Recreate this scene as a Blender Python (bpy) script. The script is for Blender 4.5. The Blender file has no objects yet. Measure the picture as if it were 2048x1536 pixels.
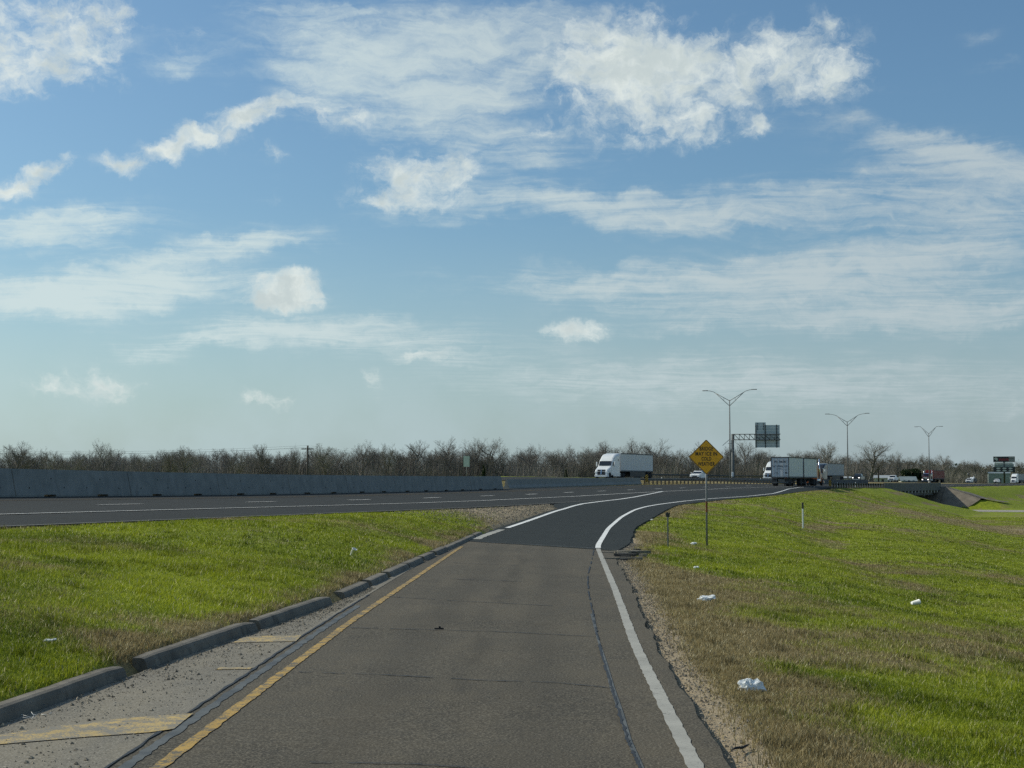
import bpy, bmesh, math, random
import numpy as np
from mathutils import Vector, Matrix
R = math.radians
random.seed(7)
rng = np.random.default_rng(11)
scene = bpy.context.scene
col = scene.collection

# ------------------------------------------------------------------ camera
F, HC, YH = 3076.0, 2.3, 962.0            # focal length in photo pixels, eye height, horizon row
PITCH = math.atan((YH - 768) / F)
cam_d = bpy.data.cameras.new('camera')
cam_d.sensor_width = 36.0
cam_d.lens = 36.0 * F / 2048
cam_d.clip_start = 0.1
cam_d.clip_end = 20000
cam = bpy.data.objects.new('camera', cam_d)
cam.location = (0, 0, HC)
cam.rotation_euler = (math.pi / 2 + PITCH, 0, 0)
col.objects.link(cam)
scene.camera = cam

# ------------------------------------------------------------------ sun and exposure
SUN_AZ, SUN_EL = R(-72), R(37)             # bearing from +Y (clockwise), elevation
sun_d = bpy.data.lights.new('sun', 'SUN')
sun_d.energy = 3.6
sun_d.angle = R(0.55)
sun_d.color = (1.0, 0.945, 0.80)
sun = bpy.data.objects.new('sun', sun_d)
sdir = Vector((math.sin(SUN_AZ) * math.cos(SUN_EL), math.cos(SUN_AZ) * math.cos(SUN_EL), math.sin(SUN_EL)))
sun.rotation_euler = sdir.to_track_quat('Z', 'Y').to_euler()
col.objects.link(sun)
vs = scene.view_settings
vs.view_transform = 'Standard'
vs.look = 'None'
vs.gamma = 1.0
vs.use_curve_mapping = False
vs.exposure = 0.0
scene.cycles.use_adaptive_sampling = True
scene.cycles.use_denoising = False
scene.cycles.adaptive_threshold = 0.01
scene.cycles.adaptive_min_samples = 8
scene.cycles.max_bounces = 6
scene.cycles.diffuse_bounces = 3
scene.cycles.caustics_reflective = False
scene.cycles.caustics_refractive = False

# ------------------------------------------------------------------ node expression helper
class NT:
    def __init__(self, tree):
        self.t = tree
        self.n = tree.nodes
        self.l = tree.links
    def node(self, typ, **kw):
        nd = self.n.new(typ)
        for k, v in kw.items():
            setattr(nd, k, v)
        return nd
    def put(self, sock, v):
        if isinstance(v, (int, float)):
            sock.default_value = v
        elif isinstance(v, (tuple, list)):
            d = list(v)
            if len(sock.default_value) == 4 and len(d) == 3:
                d = d + [1.0]
            sock.default_value = d
        else:
            self.l.new(v, sock)
    def m(self, op, a, b=None, c=None, clamp=False):
        nd = self.node('ShaderNodeMath', operation=op)
        nd.use_clamp = clamp
        self.put(nd.inputs[0], a)
        if b is not None: self.put(nd.inputs[1], b)
        if c is not None: self.put(nd.inputs[2], c)
        return nd.outputs[0]
    def vm(self, op, a, b=None, scale=None):
        nd = self.node('ShaderNodeVectorMath', operation=op)
        self.put(nd.inputs[0], a)
        if b is not None: self.put(nd.inputs[1], b)
        if scale is not None: self.put(nd.inputs['Scale'], scale)
        return nd.outputs['Value'] if op in ('DOT_PRODUCT', 'LENGTH') else nd.outputs[0]
    def xyz(self, x, y, z=0.0):
        nd = self.node('ShaderNodeCombineXYZ')
        self.put(nd.inputs[0], x); self.put(nd.inputs[1], y); self.put(nd.inputs[2], z)
        return nd.outputs[0]
    def sep(self, v):
        nd = self.node('ShaderNodeSeparateXYZ')
        self.put(nd.inputs[0], v)
        return nd.outputs
    def noise(self, vec, scale, detail=4.0, rough=0.5, dist=0.0, color=False):
        nd = self.node('ShaderNodeTexNoise')
        self.put(nd.inputs['Vector'], vec)
        nd.inputs['Scale'].default_value = scale
        nd.inputs['Detail'].default_value = detail
        nd.inputs['Roughness'].default_value = rough
        nd.inputs['Distortion'].default_value = dist
        return nd.outputs['Color'] if color else nd.outputs[0]
    def vor(self, vec, scale, rand=1.0, feature='F1'):
        nd = self.node('ShaderNodeTexVoronoi', feature=feature)
        self.put(nd.inputs['Vector'], vec)
        nd.inputs['Scale'].default_value = scale
        nd.inputs['Randomness'].default_value = rand
        return nd.outputs
    def step(self, v, a, b, lo=0.0, hi=1.0, smooth=True):
        nd = self.node('ShaderNodeMapRange', interpolation_type='SMOOTHSTEP' if smooth else 'LINEAR')
        self.put(nd.inputs[0], v)
        self.put(nd.inputs[1], a); self.put(nd.inputs[2], b)
        self.put(nd.inputs[3], lo); self.put(nd.inputs[4], hi)
        return nd.outputs[0]
    def mix(self, fac, a, b, blend='MIX'):
        nd = self.node('ShaderNodeMix', data_type='RGBA', blend_type=blend)
        self.put(nd.inputs[0], fac)
        self.put(nd.inputs[6], a); self.put(nd.inputs[7], b)
        return nd.outputs[2]
    def mapping(self, vec, loc=(0, 0, 0), rot=(0, 0, 0), scale=(1, 1, 1), kind='POINT'):
        nd = self.node('ShaderNodeMapping', vector_type=kind)
        self.put(nd.inputs['Vector'], vec)
        nd.inputs['Location'].default_value = loc
        nd.inputs['Rotation'].default_value = rot
        nd.inputs['Scale'].default_value = scale
        return nd.outputs[0]

def ray(X, Y):
    """world direction through a photo pixel"""
    dx, dy = (X - 1024) / F, (768 - Y) / F
    c, s = math.cos(PITCH), math.sin(PITCH)
    return Vector((dx, c - s * dy, s + c * dy))

# ------------------------------------------------------------------ sky
world = bpy.data.worlds.new('World')
scene.world = world
world.use_nodes = True
world.node_tree.nodes.clear()
W = NT(world.node_tree)
SKY_S = 0.10
sky = W.node('ShaderNodeTexSky', sky_type='NISHITA')
sky.sun_disc = False
sky.sun_elevation = SUN_EL
sky.sun_rotation = SUN_AZ
sky.altitude = 60
sky.air_density = 1.0
sky.dust_density = 1.6
sky.ozone_density = 3.0
dirv = W.vm('NORMALIZE', W.node('ShaderNodeTexCoord').outputs['Generated'])
sx, sy, sz = W.sep(dirv)
az = W.m('ARCTAN2', sx, sy)
el = W.m('ARCSINE', sz)
ae = W.vm('SCALE', W.xyz(az, el), scale=10.0)          # sky angles, tenths of a radian
# the cloud sheet overhead, flattened towards the horizon
zz = W.m('ADD', W.m('MAXIMUM', sz, 0.0), 0.055)
sheet = W.xyz(W.m('DIVIDE', sx, zz), W.m('DIVIDE', sy, zz))
warp = W.vm('SUBTRACT', W.noise(ae, 2.2, 5, 0.55, color=True), (0.5, 0.5, 0.5))
warp2 = W.vm('SUBTRACT', W.noise(ae, 7.0, 4, 0.6, color=True), (0.5, 0.5, 0.5))
aw = W.vm('ADD', ae, W.vm('SCALE', warp, scale=0.30))
aw = W.vm('ADD', aw, W.vm('SCALE', warp2, scale=0.12))

# heaped and puffy clouds: where they stand in the sky (photo position, radii, tilt, strength)
PUFF = [(30, 40, 130, 60, 0, .85), (60, 130, 120, 50, 0, .9), (190, 110, 70, 60, 0, .8), (215, 30, 90, 45, 0, .7), (30, 170, 50, 26, 20, .75),
        (250, 326, 46, 15, 14, .9), (330, 300, 50, 19, 16, 1.0), (410, 275, 60, 20, 18, 1.0), (500, 243, 60, 22, 18, 1.0), (600, 205, 90, 40, 5, .72), (690, 240, 80, 25, 0, .4),
        (35, 375, 60, 20, 16, .8), (90, 350, 60, 14, 14, .7), (140, 318, 16, 8, 0, .5),
        (760, 335, 60, 40, 0, .8), (850, 350, 85, 48, -8, .95), (910, 330, 55, 42, 0, .8), (800, 400, 110, 22, 0, .6),
        (545, 584, 62, 20, 0, 1.0), (590, 580, 55, 24, 0, 1.0), (500, 583, 40, 10, 5, .6),
        (1180, 120, 110, 75, 0, .95), (1300, 95, 120, 70, 0, 1.0), (1290, 190, 150, 80, 0, .9), (1450, 160, 130, 70, 0, .75),
        (1580, 90, 120, 42, 8, .9), (1690, 150, 60, 60, 0, .7), (1610, 150, 110, 50, 0, .7), (1395, 255, 60, 34, -10, .9), (1240, 285, 60, 30, 0, .6), (1515, 255, 42, 14, 25, .75), (1105, 255, 60, 20, 10, .4),
        (1115, 660, 42, 20, 0, .85), (1175, 658, 55, 17, 8, .75), (815, 706, 46, 12, 0, .7), (890, 706, 34, 10, 0, .62),
        (120, 775, 60, 14, 8, .62), (200, 752, 26, 22, 0, .66), (195, 778, 70, 14, 0, .62), (285, 772, 34, 11, 12, .62), (490, 802, 60, 12, 8, .66), (560, 796, 34, 14, 0, .55),
        (752, 770, 20, 20, 0, .62), (130, 832, 50, 11, 0, .5), (540, 386, 24, 12, 25, .55), (545, 305, 50, 8, 5, .5), (520, 350, 40, 9, 8, .5), (590, 300, 30, 7, 0, .45),
        (375, 75, 36, 18, 20, .5), (1710, 718, 34, 13, 0, .5), (1425, 700, 16, 7, 0, .45), (1620, 812, 30, 8, 0, .45), (2030, 820, 30, 11, 0, .45)]
CIRR = [(700, 60, 200, 50, 6, .50), (850, 110, 260, 60, 8, .75), (960, 190, 200, 40, 14, .7), (820, 190, 190, 50, 4, .6), (1000, 60, 150, 40, 8, .4), (640, 130, 120, 30, 0, .45), (380, 110, 90, 30, 5, .35),
        (560, 20, 120, 22, 0, .45), (330, 120, 100, 12, -12, .35),
        (150, 450, 190, 28, 12, .72), (90, 430, 140, 18, 14, .55), (20, 470, 130, 22, 4, .5), (380, 500, 240, 32, 10, .62), (240, 565, 200, 40, 12, .85), (120, 615, 120, 26, -4, .75), (330, 580, 210, 26, 6, .6), (30, 590, 90, 30, -5, .5),
        (420, 680, 200, 18, 10, .85), (600, 655, 250, 26, 2, .6), (800, 680, 260, 40, -4, .5), (520, 480, 130, 18, 2, .55),
        (900, 420, 170, 18, 0, .5), (960, 270, 120, 30, 0, .5), (1060, 310, 150, 40, 0, .5),
        (1120, 400, 200, 26, -4, .62), (1350, 430, 260, 36, -4, .7), (1600, 390, 330, 40, 3, .62), (1850, 300, 230, 26, -12, .6), (1980, 340, 170, 50, -6, .6), (1920, 430, 250, 45, 4, .62), (1720, 240, 180, 20, -16, .4),
        (1250, 570, 340, 36, -2, .72), (1560, 540, 300, 34, 0, .62), (1850, 520, 300, 44, 4, .66), (1700, 620, 380, 36, 0, .6), (1420, 650, 200, 14, 3, .42), (1950, 620, 200, 36, 0, .6),
        (1700, 770, 520, 60, 0, .55), (1250, 760, 400, 50, 0, .42), (1950, 80, 90, 10, 12, .35), (1930, 150, 110, 10, 8, .35)]
# cover of each kind as a function of bearing, one curve per band of elevation
AZ_R, EL_T, NROW, NPT = 0.40, 0.335, 38, 96
def cover(lst, a, e):
    t_ = 0.0
    for X, Y, rx, ry, rot, w in lst:
        if lst is PUFF: w = w * (1.45 if ry < 26 else .80)
        d = ray(X, Y).normalized()
        ca, ce = math.atan2(d.x, d.y), math.asin(d.z)
        k = 1 / F
        u, v = a - ca, e - ce
        cr, sr = math.cos(R(rot)), math.sin(R(rot))
        u, v = (u * cr + v * sr) / (rx * k), (-u * sr + v * cr) / (ry * k)
        t_ = t_ + w * np.exp(-(u * u + v * v))
    return t_
awx, awy, _ = W.sep(aw)
tcoord = W.m('ADD', W.m('MULTIPLY', awx, .1 / (2 * AZ_R)), .5, clamp=True)
erow = W.m('MULTIPLY', awy, .1 * (NROW - 1) / EL_T)
tot = None
ua = np.linspace(-AZ_R, AZ_R, NPT)
tvec = W.xyz(tcoord, tcoord, tcoord)
for i in range(NROW):
    e_ = EL_T * i / (NROW - 1)
    cp, cc_ = cover(PUFF, ua, e_), cover(CIRR, ua, e_)
    cv = W.node('ShaderNodeRGBCurve')
    mp = cv.mapping
    mp.use_clip = False
    for ch, arr in ((0, cp), (1, cc_)):
        cu_ = mp.curves[ch]
        arr = np.clip(arr * .5, 0, 1)
        cu_.points[0].location = (0, float(arr[0])); cu_.points[1].location = (1, float(arr[-1]))
        for k in range(1, NPT - 1):
            cu_.points.new(k / (NPT - 1), float(arr[k]))
        for pt in cu_.points: pt.handle_type = 'VECTOR'
    mp.update()
    if tot is None:
        W.put(cv.inputs['Color'], tvec)
    else:
        nd = W.node('ShaderNodeVectorMath', operation='MULTIPLY_ADD')     # carries the order of work along
        W.put(nd.inputs[0], tot); W.put(nd.inputs[1], (1e-9, 1e-9, 1e-9)); W.put(nd.inputs[2], tvec)
        W.put(cv.inputs['Color'], nd.outputs[0])
    hat = W.m('SUBTRACT', 1.0, W.m('ABSOLUTE', W.m('SUBTRACT', erow, float(i))), clamp=True)
    nd = W.node('ShaderNodeVectorMath', operation='MULTIPLY_ADD')
    W.put(nd.inputs[0], cv.outputs[0]); W.put(nd.inputs[1], W.xyz(hat, hat, 0.0))
    W.put(nd.inputs[2], tot if tot is not None else (0, 0, 0))
    tot = nd.outputs[0]
cov_p, cov_c, _ = W.sep(W.vm('SCALE', tot, scale=2.0))
# out of the frame the same kind of sky goes on
out = W.m('MAXIMUM', W.step(W.m('ABSOLUTE', az), .34, .46), W.step(el, .28, .36))
gen = W.noise(sheet, 0.55, 3, 0.5)
cov_c = W.m('ADD', cov_c, W.m('MULTIPLY', out, W.step(gen, .42, .75, 0.0, .75)))
cov_p = W.m('ADD', cov_p, W.m('MULTIPLY', out, W.step(gen, .58, .80, 0.0, .9)))
# puffy structure
pv = W.mapping(aw, scale=(1.0, 1.35, 1.0))
nn = W.noise(pv, 5.0, 10, 0.63)
dens_p = W.m('ADD', W.m('MULTIPLY', cov_p, 1.05), W.m('MULTIPLY', W.m('SUBTRACT', nn, 0.5), 3.1))
a_p = W.m('MULTIPLY', W.m('MULTIPLY', W.step(dens_p, 0.18, 1.55), W.step(cov_p, .06, .50)), .95)
# streaky structure on the sheet
sv = W.vm('ADD', sheet, W.vm('SCALE', W.vm('SUBTRACT', W.noise(sheet, 1.1, 3, 0.55, color=True), (.5, .5, .5)), scale=0.85))
st2 = W.noise(W.mapping(sv, rot=(0, 0, R(40)), scale=(0.7, 3.2, 1)), 3.2, 8, 0.64)
st3 = W.noise(W.mapping(aw, rot=(0, 0, R(-8)), scale=(0.6, 2.4, 1)), 4.2, 9, 0.64)
stk = W.m('ADD', W.m('MULTIPLY', st2, .5), W.m('MULTIPLY', st3, .5))
dens_c = W.m('ADD', W.m('MULTIPLY', W.m('ADD', cov_c, W.m('MULTIPLY', cov_p, .30)), 1.08), W.m('MULTIPLY', W.m('SUBTRACT', stk, 0.5), 3.4))
a_c = W.m('MULTIPLY', W.m('MULTIPLY', W.step(dens_c, -.05, 1.35), W.step(W.m('ADD', cov_c, W.m('MULTIPLY', cov_p, .4)), .0, .55)), 0.86)
# thin grey-white veil hanging low
veil = W.m('MULTIPLY', W.step(el, 0.185, -0.01), W.step(W.noise(ae, 1.3, 5, .55), .25, .75, .62, .96))
veil = W.m('MULTIPLY', veil, W.step(az, -0.30, 0.22, 0.80, 1.0))
# cloud tones: sunlit white, thicker and lower parts greyer
lit = W.noise(W.mapping(aw, loc=(0.05, -0.06, 0)), 4.0, 5, 0.6)
tone = W.step(W.m('ADD', W.m('MULTIPLY', W.m('SUBTRACT', lit, .5), 3.2), W.m('MULTIPLY', dens_p, .55)), 0.15, 1.15)
c_white = (7.7, 8.3, 7.95)
c_grey = (5.3, 6.1, 6.15)
pc = W.mix(W.m('MULTIPLY', tone, 0.85), c_white, c_grey)
cc = W.mix(W.step(az, -.30, .30), (6.4, 7.5, 7.5), (5.0, 5.8, 6.05))
vc = W.mix(W.step(az, -.33, .30), (5.2, 6.6, 7.0), (4.1, 5.05, 5.45))
tint = W.mix(1.0, sky.outputs[0], (0.80, 1.02, 1.06), 'MULTIPLY')
c = W.mix(veil, tint, vc)
c = W.mix(a_c, c, cc)
c = W.mix(a_p, c, pc)
bg = W.node('ShaderNodeBackground')
W.put(bg.inputs[0], c)
bg.inputs[1].default_value = SKY_S
world.cycles.sampling_method = 'MANUAL'
world.cycles.sample_map_resolution = 256
wo = W.node('ShaderNodeOutputWorld')
W.l.new(bg.outputs[0], wo.inputs[0])

# ------------------------------------------------------------------ materials
MATS = {}
def new_mat(name):
    m = bpy.data.materials.new(name)
    m.use_nodes = True
    m.node_tree.nodes.clear()
    t = NT(m.node_tree)
    b = t.node('ShaderNodeBsdfPrincipled')
    o = t.node('ShaderNodeOutputMaterial')
    t.l.new(b.outputs[0], o.inputs[0])
    MATS[name] = m
    return m, t, b, o
def wpos(t):
    return t.node('ShaderNodeNewGeometry').outputs['Position']
def bump(t, b, h, strength=0.3, dist=0.02):
    nd = t.node('ShaderNodeBump')
    nd.inputs['Strength'].default_value = strength
    nd.inputs['Distance'].default_value = dist
    t.put(nd.inputs['Height'], h)
    t.l.new(nd.outputs[0], b.inputs['Normal'])
def pm(name, color, rough=0.6, metal=0.0, var=0.18, scale=3.0, grime=0.0, bmp=0.0, emit=None, coat=0.0):
    """plain painted / metal / plastic surface with uneven tone and a little dirt"""
    m, t, b, o = new_mat(name)
    co = t.node('ShaderNodeTexCoord').outputs['Object']
    n = t.noise(co, scale, 6, 0.6)
    dark = tuple(c * (1 - var) for c in color)
    lite = tuple(min(1, c * (1 + var * .6)) for c in color)
    c = t.mix(t.step(n, .3, .7), dark, lite)
    if grime:
        g = t.noise(t.mapping(co, scale=(1, 1, 3)), scale * 2.3, 5, 0.65)
        c = t.mix(t.m('MULTIPLY', t.step(g, .52, .72), grime), c, (.09, .075, .055))
    t.put(b.inputs['Base Color'], c)
    t.put(b.inputs['Roughness'], t.step(n, .2, .8, max(.03, rough - .1), min(1, rough + .1)))
    b.inputs['Metallic'].default_value = metal
    b.inputs['Coat Weight'].default_value = coat
    if bmp: bump(t, b, t.noise(co, scale * 12, 4, .6), bmp, .01)
    if emit:
        b.inputs['Emission Color'].default_value = (*emit[0], 1)
        b.inputs['Emission Strength'].default_value = emit[1]
    return m

def asphalt(name, dark, lite, speck, wear_dir=None, tan=None, grit=75.0):
    m, t, b, o = new_mat(name)
    p = wpos(t)
    big = t.noise(p, 0.35, 6, 0.6)
    mid = t.noise(p, 3.2, 6, 0.62)
    fine = t.noise(p, grit, 3, 0.65)
    v = t.vor(p, grit * .85)
    c = t.mix(t.step(t.m('ADD', t.m('MULTIPLY', big, .6), t.m('MULTIPLY', mid, .4)), .34, .66), dark, lite)
    if tan is not None:
        c = t.mix(t.step(t.noise(t.mapping(p, scale=(1, .22, 1)), 1.1, 6, .6), .42, .68, 0, .75), c, tan)
    c = t.mix(t.step(fine, .44, .66, .0, .80), c, speck)
    c = t.mix(t.step(v[0], .26, .08, 0, .72), c, tuple(k * .35 for k in dark))
    c = t.mix(t.step(t.noise(p, grit * .8, 2, .5), .66, .72, 0, .7), c, tuple(min(1, k * 2.6) for k in lite))
    if wear_dir is not None:        # polished / oiled wheel tracks along the lane
        off = t.node('ShaderNodeAttribute', attribute_name='lane').outputs['Fac']
        w = t.m('ABSOLUTE', t.m('SUBTRACT', t.m('ABSOLUTE', off), .85))
        w = t.m('MULTIPLY', t.step(w, .55, .05), t.step(mid, .25, .7, .35, 1))
        c = t.mix(t.m('MULTIPLY', w, .30), c, wear_dir)
        oil = t.m('MULTIPLY', t.step(t.m('ABSOLUTE', off), .34, .0), t.step(t.noise(t.mapping(p, scale=(1, .15, 1)), 2.2, 5, .6), .4, .65))
        c = t.mix(t.m('MULTIPLY', oil, .32), c, tuple(k * .55 for k in dark))
    t.put(b.inputs['Base Color'], c)
    t.put(b.inputs['Roughness'], t.step(mid, .2, .8, .80, .95))
    b.inputs['Specular IOR Level'].default_value = .22
    bump(t, b, t.m('ADD', fine, t.m('MULTIPLY', v[0], .8)), 0.55, 0.006)
    return m
asphalt('ramp_old', (.043, .037, .027), (.072, .062, .045), (.190, .166, .122), (.036, .032, .025), (.090, .074, .050), 44)
asphalt('gore_old', (.125, .114, .092), (.190, .172, .138), (.29, .265, .215), None, (.225, .195, .14), 44)
asphalt('asphalt_new', (.0130, .0165, .0150), (.0195, .0232, .0212), (.036, .040, .036), (.0160, .0190, .0175), None, 44)
asphalt('asphalt_highway', (.0165, .0178, .0158), (.0250, .0262, .0232), (.041, .042, .037), None, None, 36)
asphalt('far_concrete', (.24, .22, .19), (.34, .32, .28), (.42, .40, .35), None, (.22, .19, .15), 20)

def paint(name, color, under, wear=.5):
    m, t, b, o = new_mat(name)
    p = wpos(t)
    n = t.m('ADD', t.m('MULTIPLY', t.noise(p, 5, 6, .7), .55), t.m('MULTIPLY', t.noise(p, 42, 4, .7), .45))
    dirt = t.noise(p, 1.4, 5, .6)
    c = t.mix(t.step(dirt, .3, .75, 0, .5), color, tuple(k * .55 for k in color))
    c = t.mix(t.step(n, .64 - wear * .2, .70 - wear * .17), c, under)
    cr = t.vor(t.vm('ADD', p, t.vm('SCALE', t.noise(p, 8, 3, .6, color=True), scale=.08)), 6.0, 1.0, 'DISTANCE_TO_EDGE')
    c = t.mix(t.step(cr[0], .024, .010, 0, .22), c, tuple(k * .5 for k in under))
    t.put(b.inputs['Base Color'], c)
    b.inputs['Roughness'].default_value = .75
    bump(t, b, n, .3, .004)
    return m
paint('paint_white', (.38, .365, .315), (.10, .092, .078), .35)
paint('paint_white_new', (.80, .80, .76), (.06, .063, .064), .05)
paint('paint_yellow', (.46, .285, .060), (.105, .092, .065), .85)
paint('paint_yellow_pale', (.52, .37, .135), (.20, .18, .14), .95)
m, t, b, o = new_mat('crack_dark')
p = wpos(t)
t.put(b.inputs['Base Color'], t.mix(t.noise(p, 14, 4, .6), (.010, .010, .010), (.030, .029, .027)))
b.inputs['Roughness'].default_value = .6
pm('sealant', (.085, .092, .090), .7, 0, .40, 2.2, .3)
pm('rubble_edge', (.060, .057, .050), .9, 0, .4, 3, .3)

m, t, b, o = new_mat('ground')
p = wpos(t)
dry = t.node('ShaderNodeAttribute', attribute_name='dry').outputs['Fac']
dirt = t.node('ShaderNodeAttribute', attribute_name='dirt').outputs['Fac']
gn = t.noise(t.mapping(p, scale=(1, .55, 1)), 1.8, 8, .65)
gf = t.noise(p, 16, 5, .65)
green = t.mix(t.step(gn, .3, .7), (.145, .185, .014), (.275, .315, .023))
green = t.mix(t.step(gf, .35, .7, 0, .6), green, (.110, .142, .014))
drab = t.mix(t.step(gn, .3, .7), (.175, .142, .064), (.29, .235, .112))
drab = t.mix(t.step(gf, .4, .7, 0, .55), drab, (.12, .094, .046))
k = t.m('ADD', dry, t.m('MULTIPLY', t.m('SUBTRACT', t.noise(p, .7, 7, .65), .5), 1.0))
c = t.mix(t.step(k, .30, .75), green, drab)
earth = t.mix(gf, (.22, .17, .105), (.42, .345, .235))
c = t.mix(t.step(t.m('ADD', dirt, t.m('MULTIPLY', t.m('SUBTRACT', gn, .5), .7)), .38, .68), c, earth)
t.put(b.inputs['Base Color'], c)
b.inputs['Roughness'].default_value = .95
b.inputs['Specular IOR Level'].default_value = .15
bump(t, b, t.m('ADD', t.m('MULTIPLY', gn, 1.0), t.m('MULTIPLY', gf, .35)), .8, .12)

def leafy(name, attr_mix=None, c0=(.1, .15, .02), c1=(.16, .22, .03), trans=.35):
    m = bpy.data.materials.new(name)
    m.use_nodes = True
    m.node_tree.nodes.clear()
    t = NT(m.node_tree)
    if attr_mix:
        c = t.node('ShaderNodeAttribute', attribute_name=attr_mix).outputs['Color']
    else:
        c = t.mix(t.noise(wpos(t), .9, 5, .6), c0, c1)
    d = t.node('ShaderNodeBsdfDiffuse'); t.put(d.inputs[0], c)
    tr = t.node('ShaderNodeBsdfTranslucent'); t.put(tr.inputs[0], c)
    g = t.node('ShaderNodeBsdfGlossy'); g.inputs['Roughness'].default_value = .45; t.put(g.inputs[0], (.6, .6, .5))
    mx = t.node('ShaderNodeMixShader'); mx.inputs[0].default_value = trans
    t.l.new(d.outputs[0], mx.inputs[1]); t.l.new(tr.outputs[0], mx.inputs[2])
    m2 = t.node('ShaderNodeMixShader'); m2.inputs[0].default_value = .035
    t.l.new(mx.outputs[0], m2.inputs[1]); t.l.new(g.outputs[0], m2.inputs[2])
    o = t.node('ShaderNodeOutputMaterial'); t.l.new(m2.outputs[0], o.inputs[0])
    MATS[name] = m
    return m
leafy('grass_blade', 'tone', trans=.42)
leafy('evergreen', None, (.012, .026, .010), (.028, .050, .016), .15)
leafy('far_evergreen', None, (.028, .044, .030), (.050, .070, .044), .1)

def concrete(name, c0, c1, stain=.5, sc=1.0):
    m, t, b, o = new_mat(name)
    p = wpos(t)
    n = t.noise(p, 1.3 * sc, 7, .62)
    f = t.noise(p, 34 * sc, 4, .6)
    st = t.noise(t.mapping(p, scale=(2.2, 2.2, .22)), 1.6 * sc, 6, .65)
    c = t.mix(t.step(n, .3, .7), c0, c1)
    c = t.mix(t.step(f, .35, .75, 0, .35), c, tuple(k * .6 for k in c0))
    c = t.mix(t.step(st, .50, .72, 0, stain), c, tuple(k * .45 for k in c0))
    t.put(b.inputs['Base Color'], c)
    b.inputs['Roughness'].default_value = .88
    bump(t, b, t.m('ADD', f, n), .35, .01)
    return m
concrete('barrier_concrete', (.205, .21, .195), (.28, .28, .26), .4)
concrete('barrier_pale', (.23, .23, .21), (.30, .295, .27), .3)
concrete('kerb_concrete', (.115, .102, .080), (.215, .190, .148), .7, 1.6)
concrete('bridge_concrete', (.105, .105, .098), (.155, .152, .142), .5)
concrete('riprap', (.145, .122, .09), (.225, .19, .145), .35, .5)
concrete('shed_wall', (.40, .40, .36), (.52, .51, .46), .2)
pm('hole_dark', (.012, .012, .012), .9)
pm('galv', (.17, .18, .18), .7, .15, .25, 2.5, .15)
pm('galv_dull', (.13, .14, .14), .75, .1, .25, 2.5, .25)
pm('steel_dark', (.060, .065, .066), .6, .5, .3, 2)
pm('wood_post', (.105, .088, .066), .9, 0, .35, 6, .3)
pm('pole_wood', (.055, .046, .038), .9, 0, .3, 2)
pm('sign_yellow', (.88, .40, .010), .45, 0, .08, 1.5, .04)
pm('sign_black', (.012, .012, .012), .5)
pm('sign_back', (.46, .52, .51), .6, .0, .10, 1.2)
pm('marker_yellow', (.60, .36, .03), .5)
pm('white_paint', (.78, .79, .78), .30, 0, .05, 1.2, .08, coat=.35)
pm('white_plastic', (.80, .80, .76), .45, 0, .08, 8)
pm('trailer_white', (.60, .62, .62), .45, 0, .10, .7, .12)
pm('trailer_grey', (.36, .38, .40), .5, 0, .12, .7, .15)
pm('trailer_door', (.50, .53, .56), .5, 0, .10, .9, .15)
pm('trim_dark', (.030, .031, .032), .55, 0, .3, 3)
pm('tyre', (.018, .018, .018), .9, 0, .3, 5)
pm('rim', (.42, .43, .44), .35, .8, .2, 5)
pm('chrome', (.72, .73, .74), .12, 1.0, .05, 2)
pm('orange_paint', (.42, .115, .018), .38, 0, .15, 1.5, .15, coat=.3)
pm('red_container', (.20, .018, .015), .55, 0, .22, .8, .25)
pm('maroon_paint', (.065, .012, .016), .3, 0, .1, 1, .05, coat=.4)
pm('charcoal_paint', (.018, .020, .022), .28, 0, .1, 1, .05, coat=.4)
pm('grille', (.02, .021, .022), .4, .4, .2, 6)
pm('amber', (.55, .16, .01), .3)
pm('red_lens', (.35, .01, .01), .25)
pm('headlamp', (.85, .87, .88), .12, .3)
pm('headlamp_lit', (.9, .9, .88), .2, 0, .05, 2, emit=((1, .97, .9), 2.5))
pm('letter_dark', (.030, .035, .045), .6)
pm('letter_red', (.26, .03, .035), .6)
pm('letter_pale', (.48, .50, .46), .6)
pm('letter_white', (.70, .70, .66), .6)
pm('pylon_dark', (.018, .024, .028), .45)
pm('shed_metal', (.22, .26, .25), .5, .2, .15, .6)
pm('roof_metal', (.36, .38, .37), .5, .2, .12, .5)
pm('rust', (.16, .055, .020), .9, 0, .4, 12)
pm('solar_glass', (.06, .075, .09), .2, .2, .2, 3)
m, t, b, o = new_mat('glass_dark')
co = t.node('ShaderNodeTexCoord').outputs['Object']
t.put(b.inputs['Base Color'], t.mix(t.noise(co, 1.5, 3), (.008, .010, .012), (.022, .026, .030)))
b.inputs['Roughness'].default_value = .06
b.inputs['Coat Weight'].default_value = .5
m, t, b, o = new_mat('bark')
p = wpos(t)
t.put(b.inputs['Base Color'], t.mix(t.step(t.noise(p, .06, 3, .6), .35, .65), (.120, .108, .092), (.205, .19, .165)))
b.inputs['Roughness'].default_value = .95
m, t, b, o = new_mat('twigs')
p = wpos(t)
t.put(b.inputs['Base Color'], t.mix(t.step(t.noise(p, .05, 4, .6), .35, .65), (.145, .130, .106), (.255, .235, .20)))
b.inputs['Roughness'].default_value = .95
m, t, b, o = new_mat('pale_bark')
p = wpos(t)
t.put(b.inputs['Base Color'], t.mix(t.step(t.noise(p, 1.2, 5, .6), .4, .6), (.22, .205, .18), (.42, .40, .36)))
b.inputs['Roughness'].default_value = .9
m, t, b, o = new_mat('bag_plastic')
p = wpos(t)
t.put(b.inputs['Base Color'], t.mix(t.step(t.noise(p, 9, 5, .6), .35, .7), (.62, .64, .62), (.86, .87, .85)))
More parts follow.
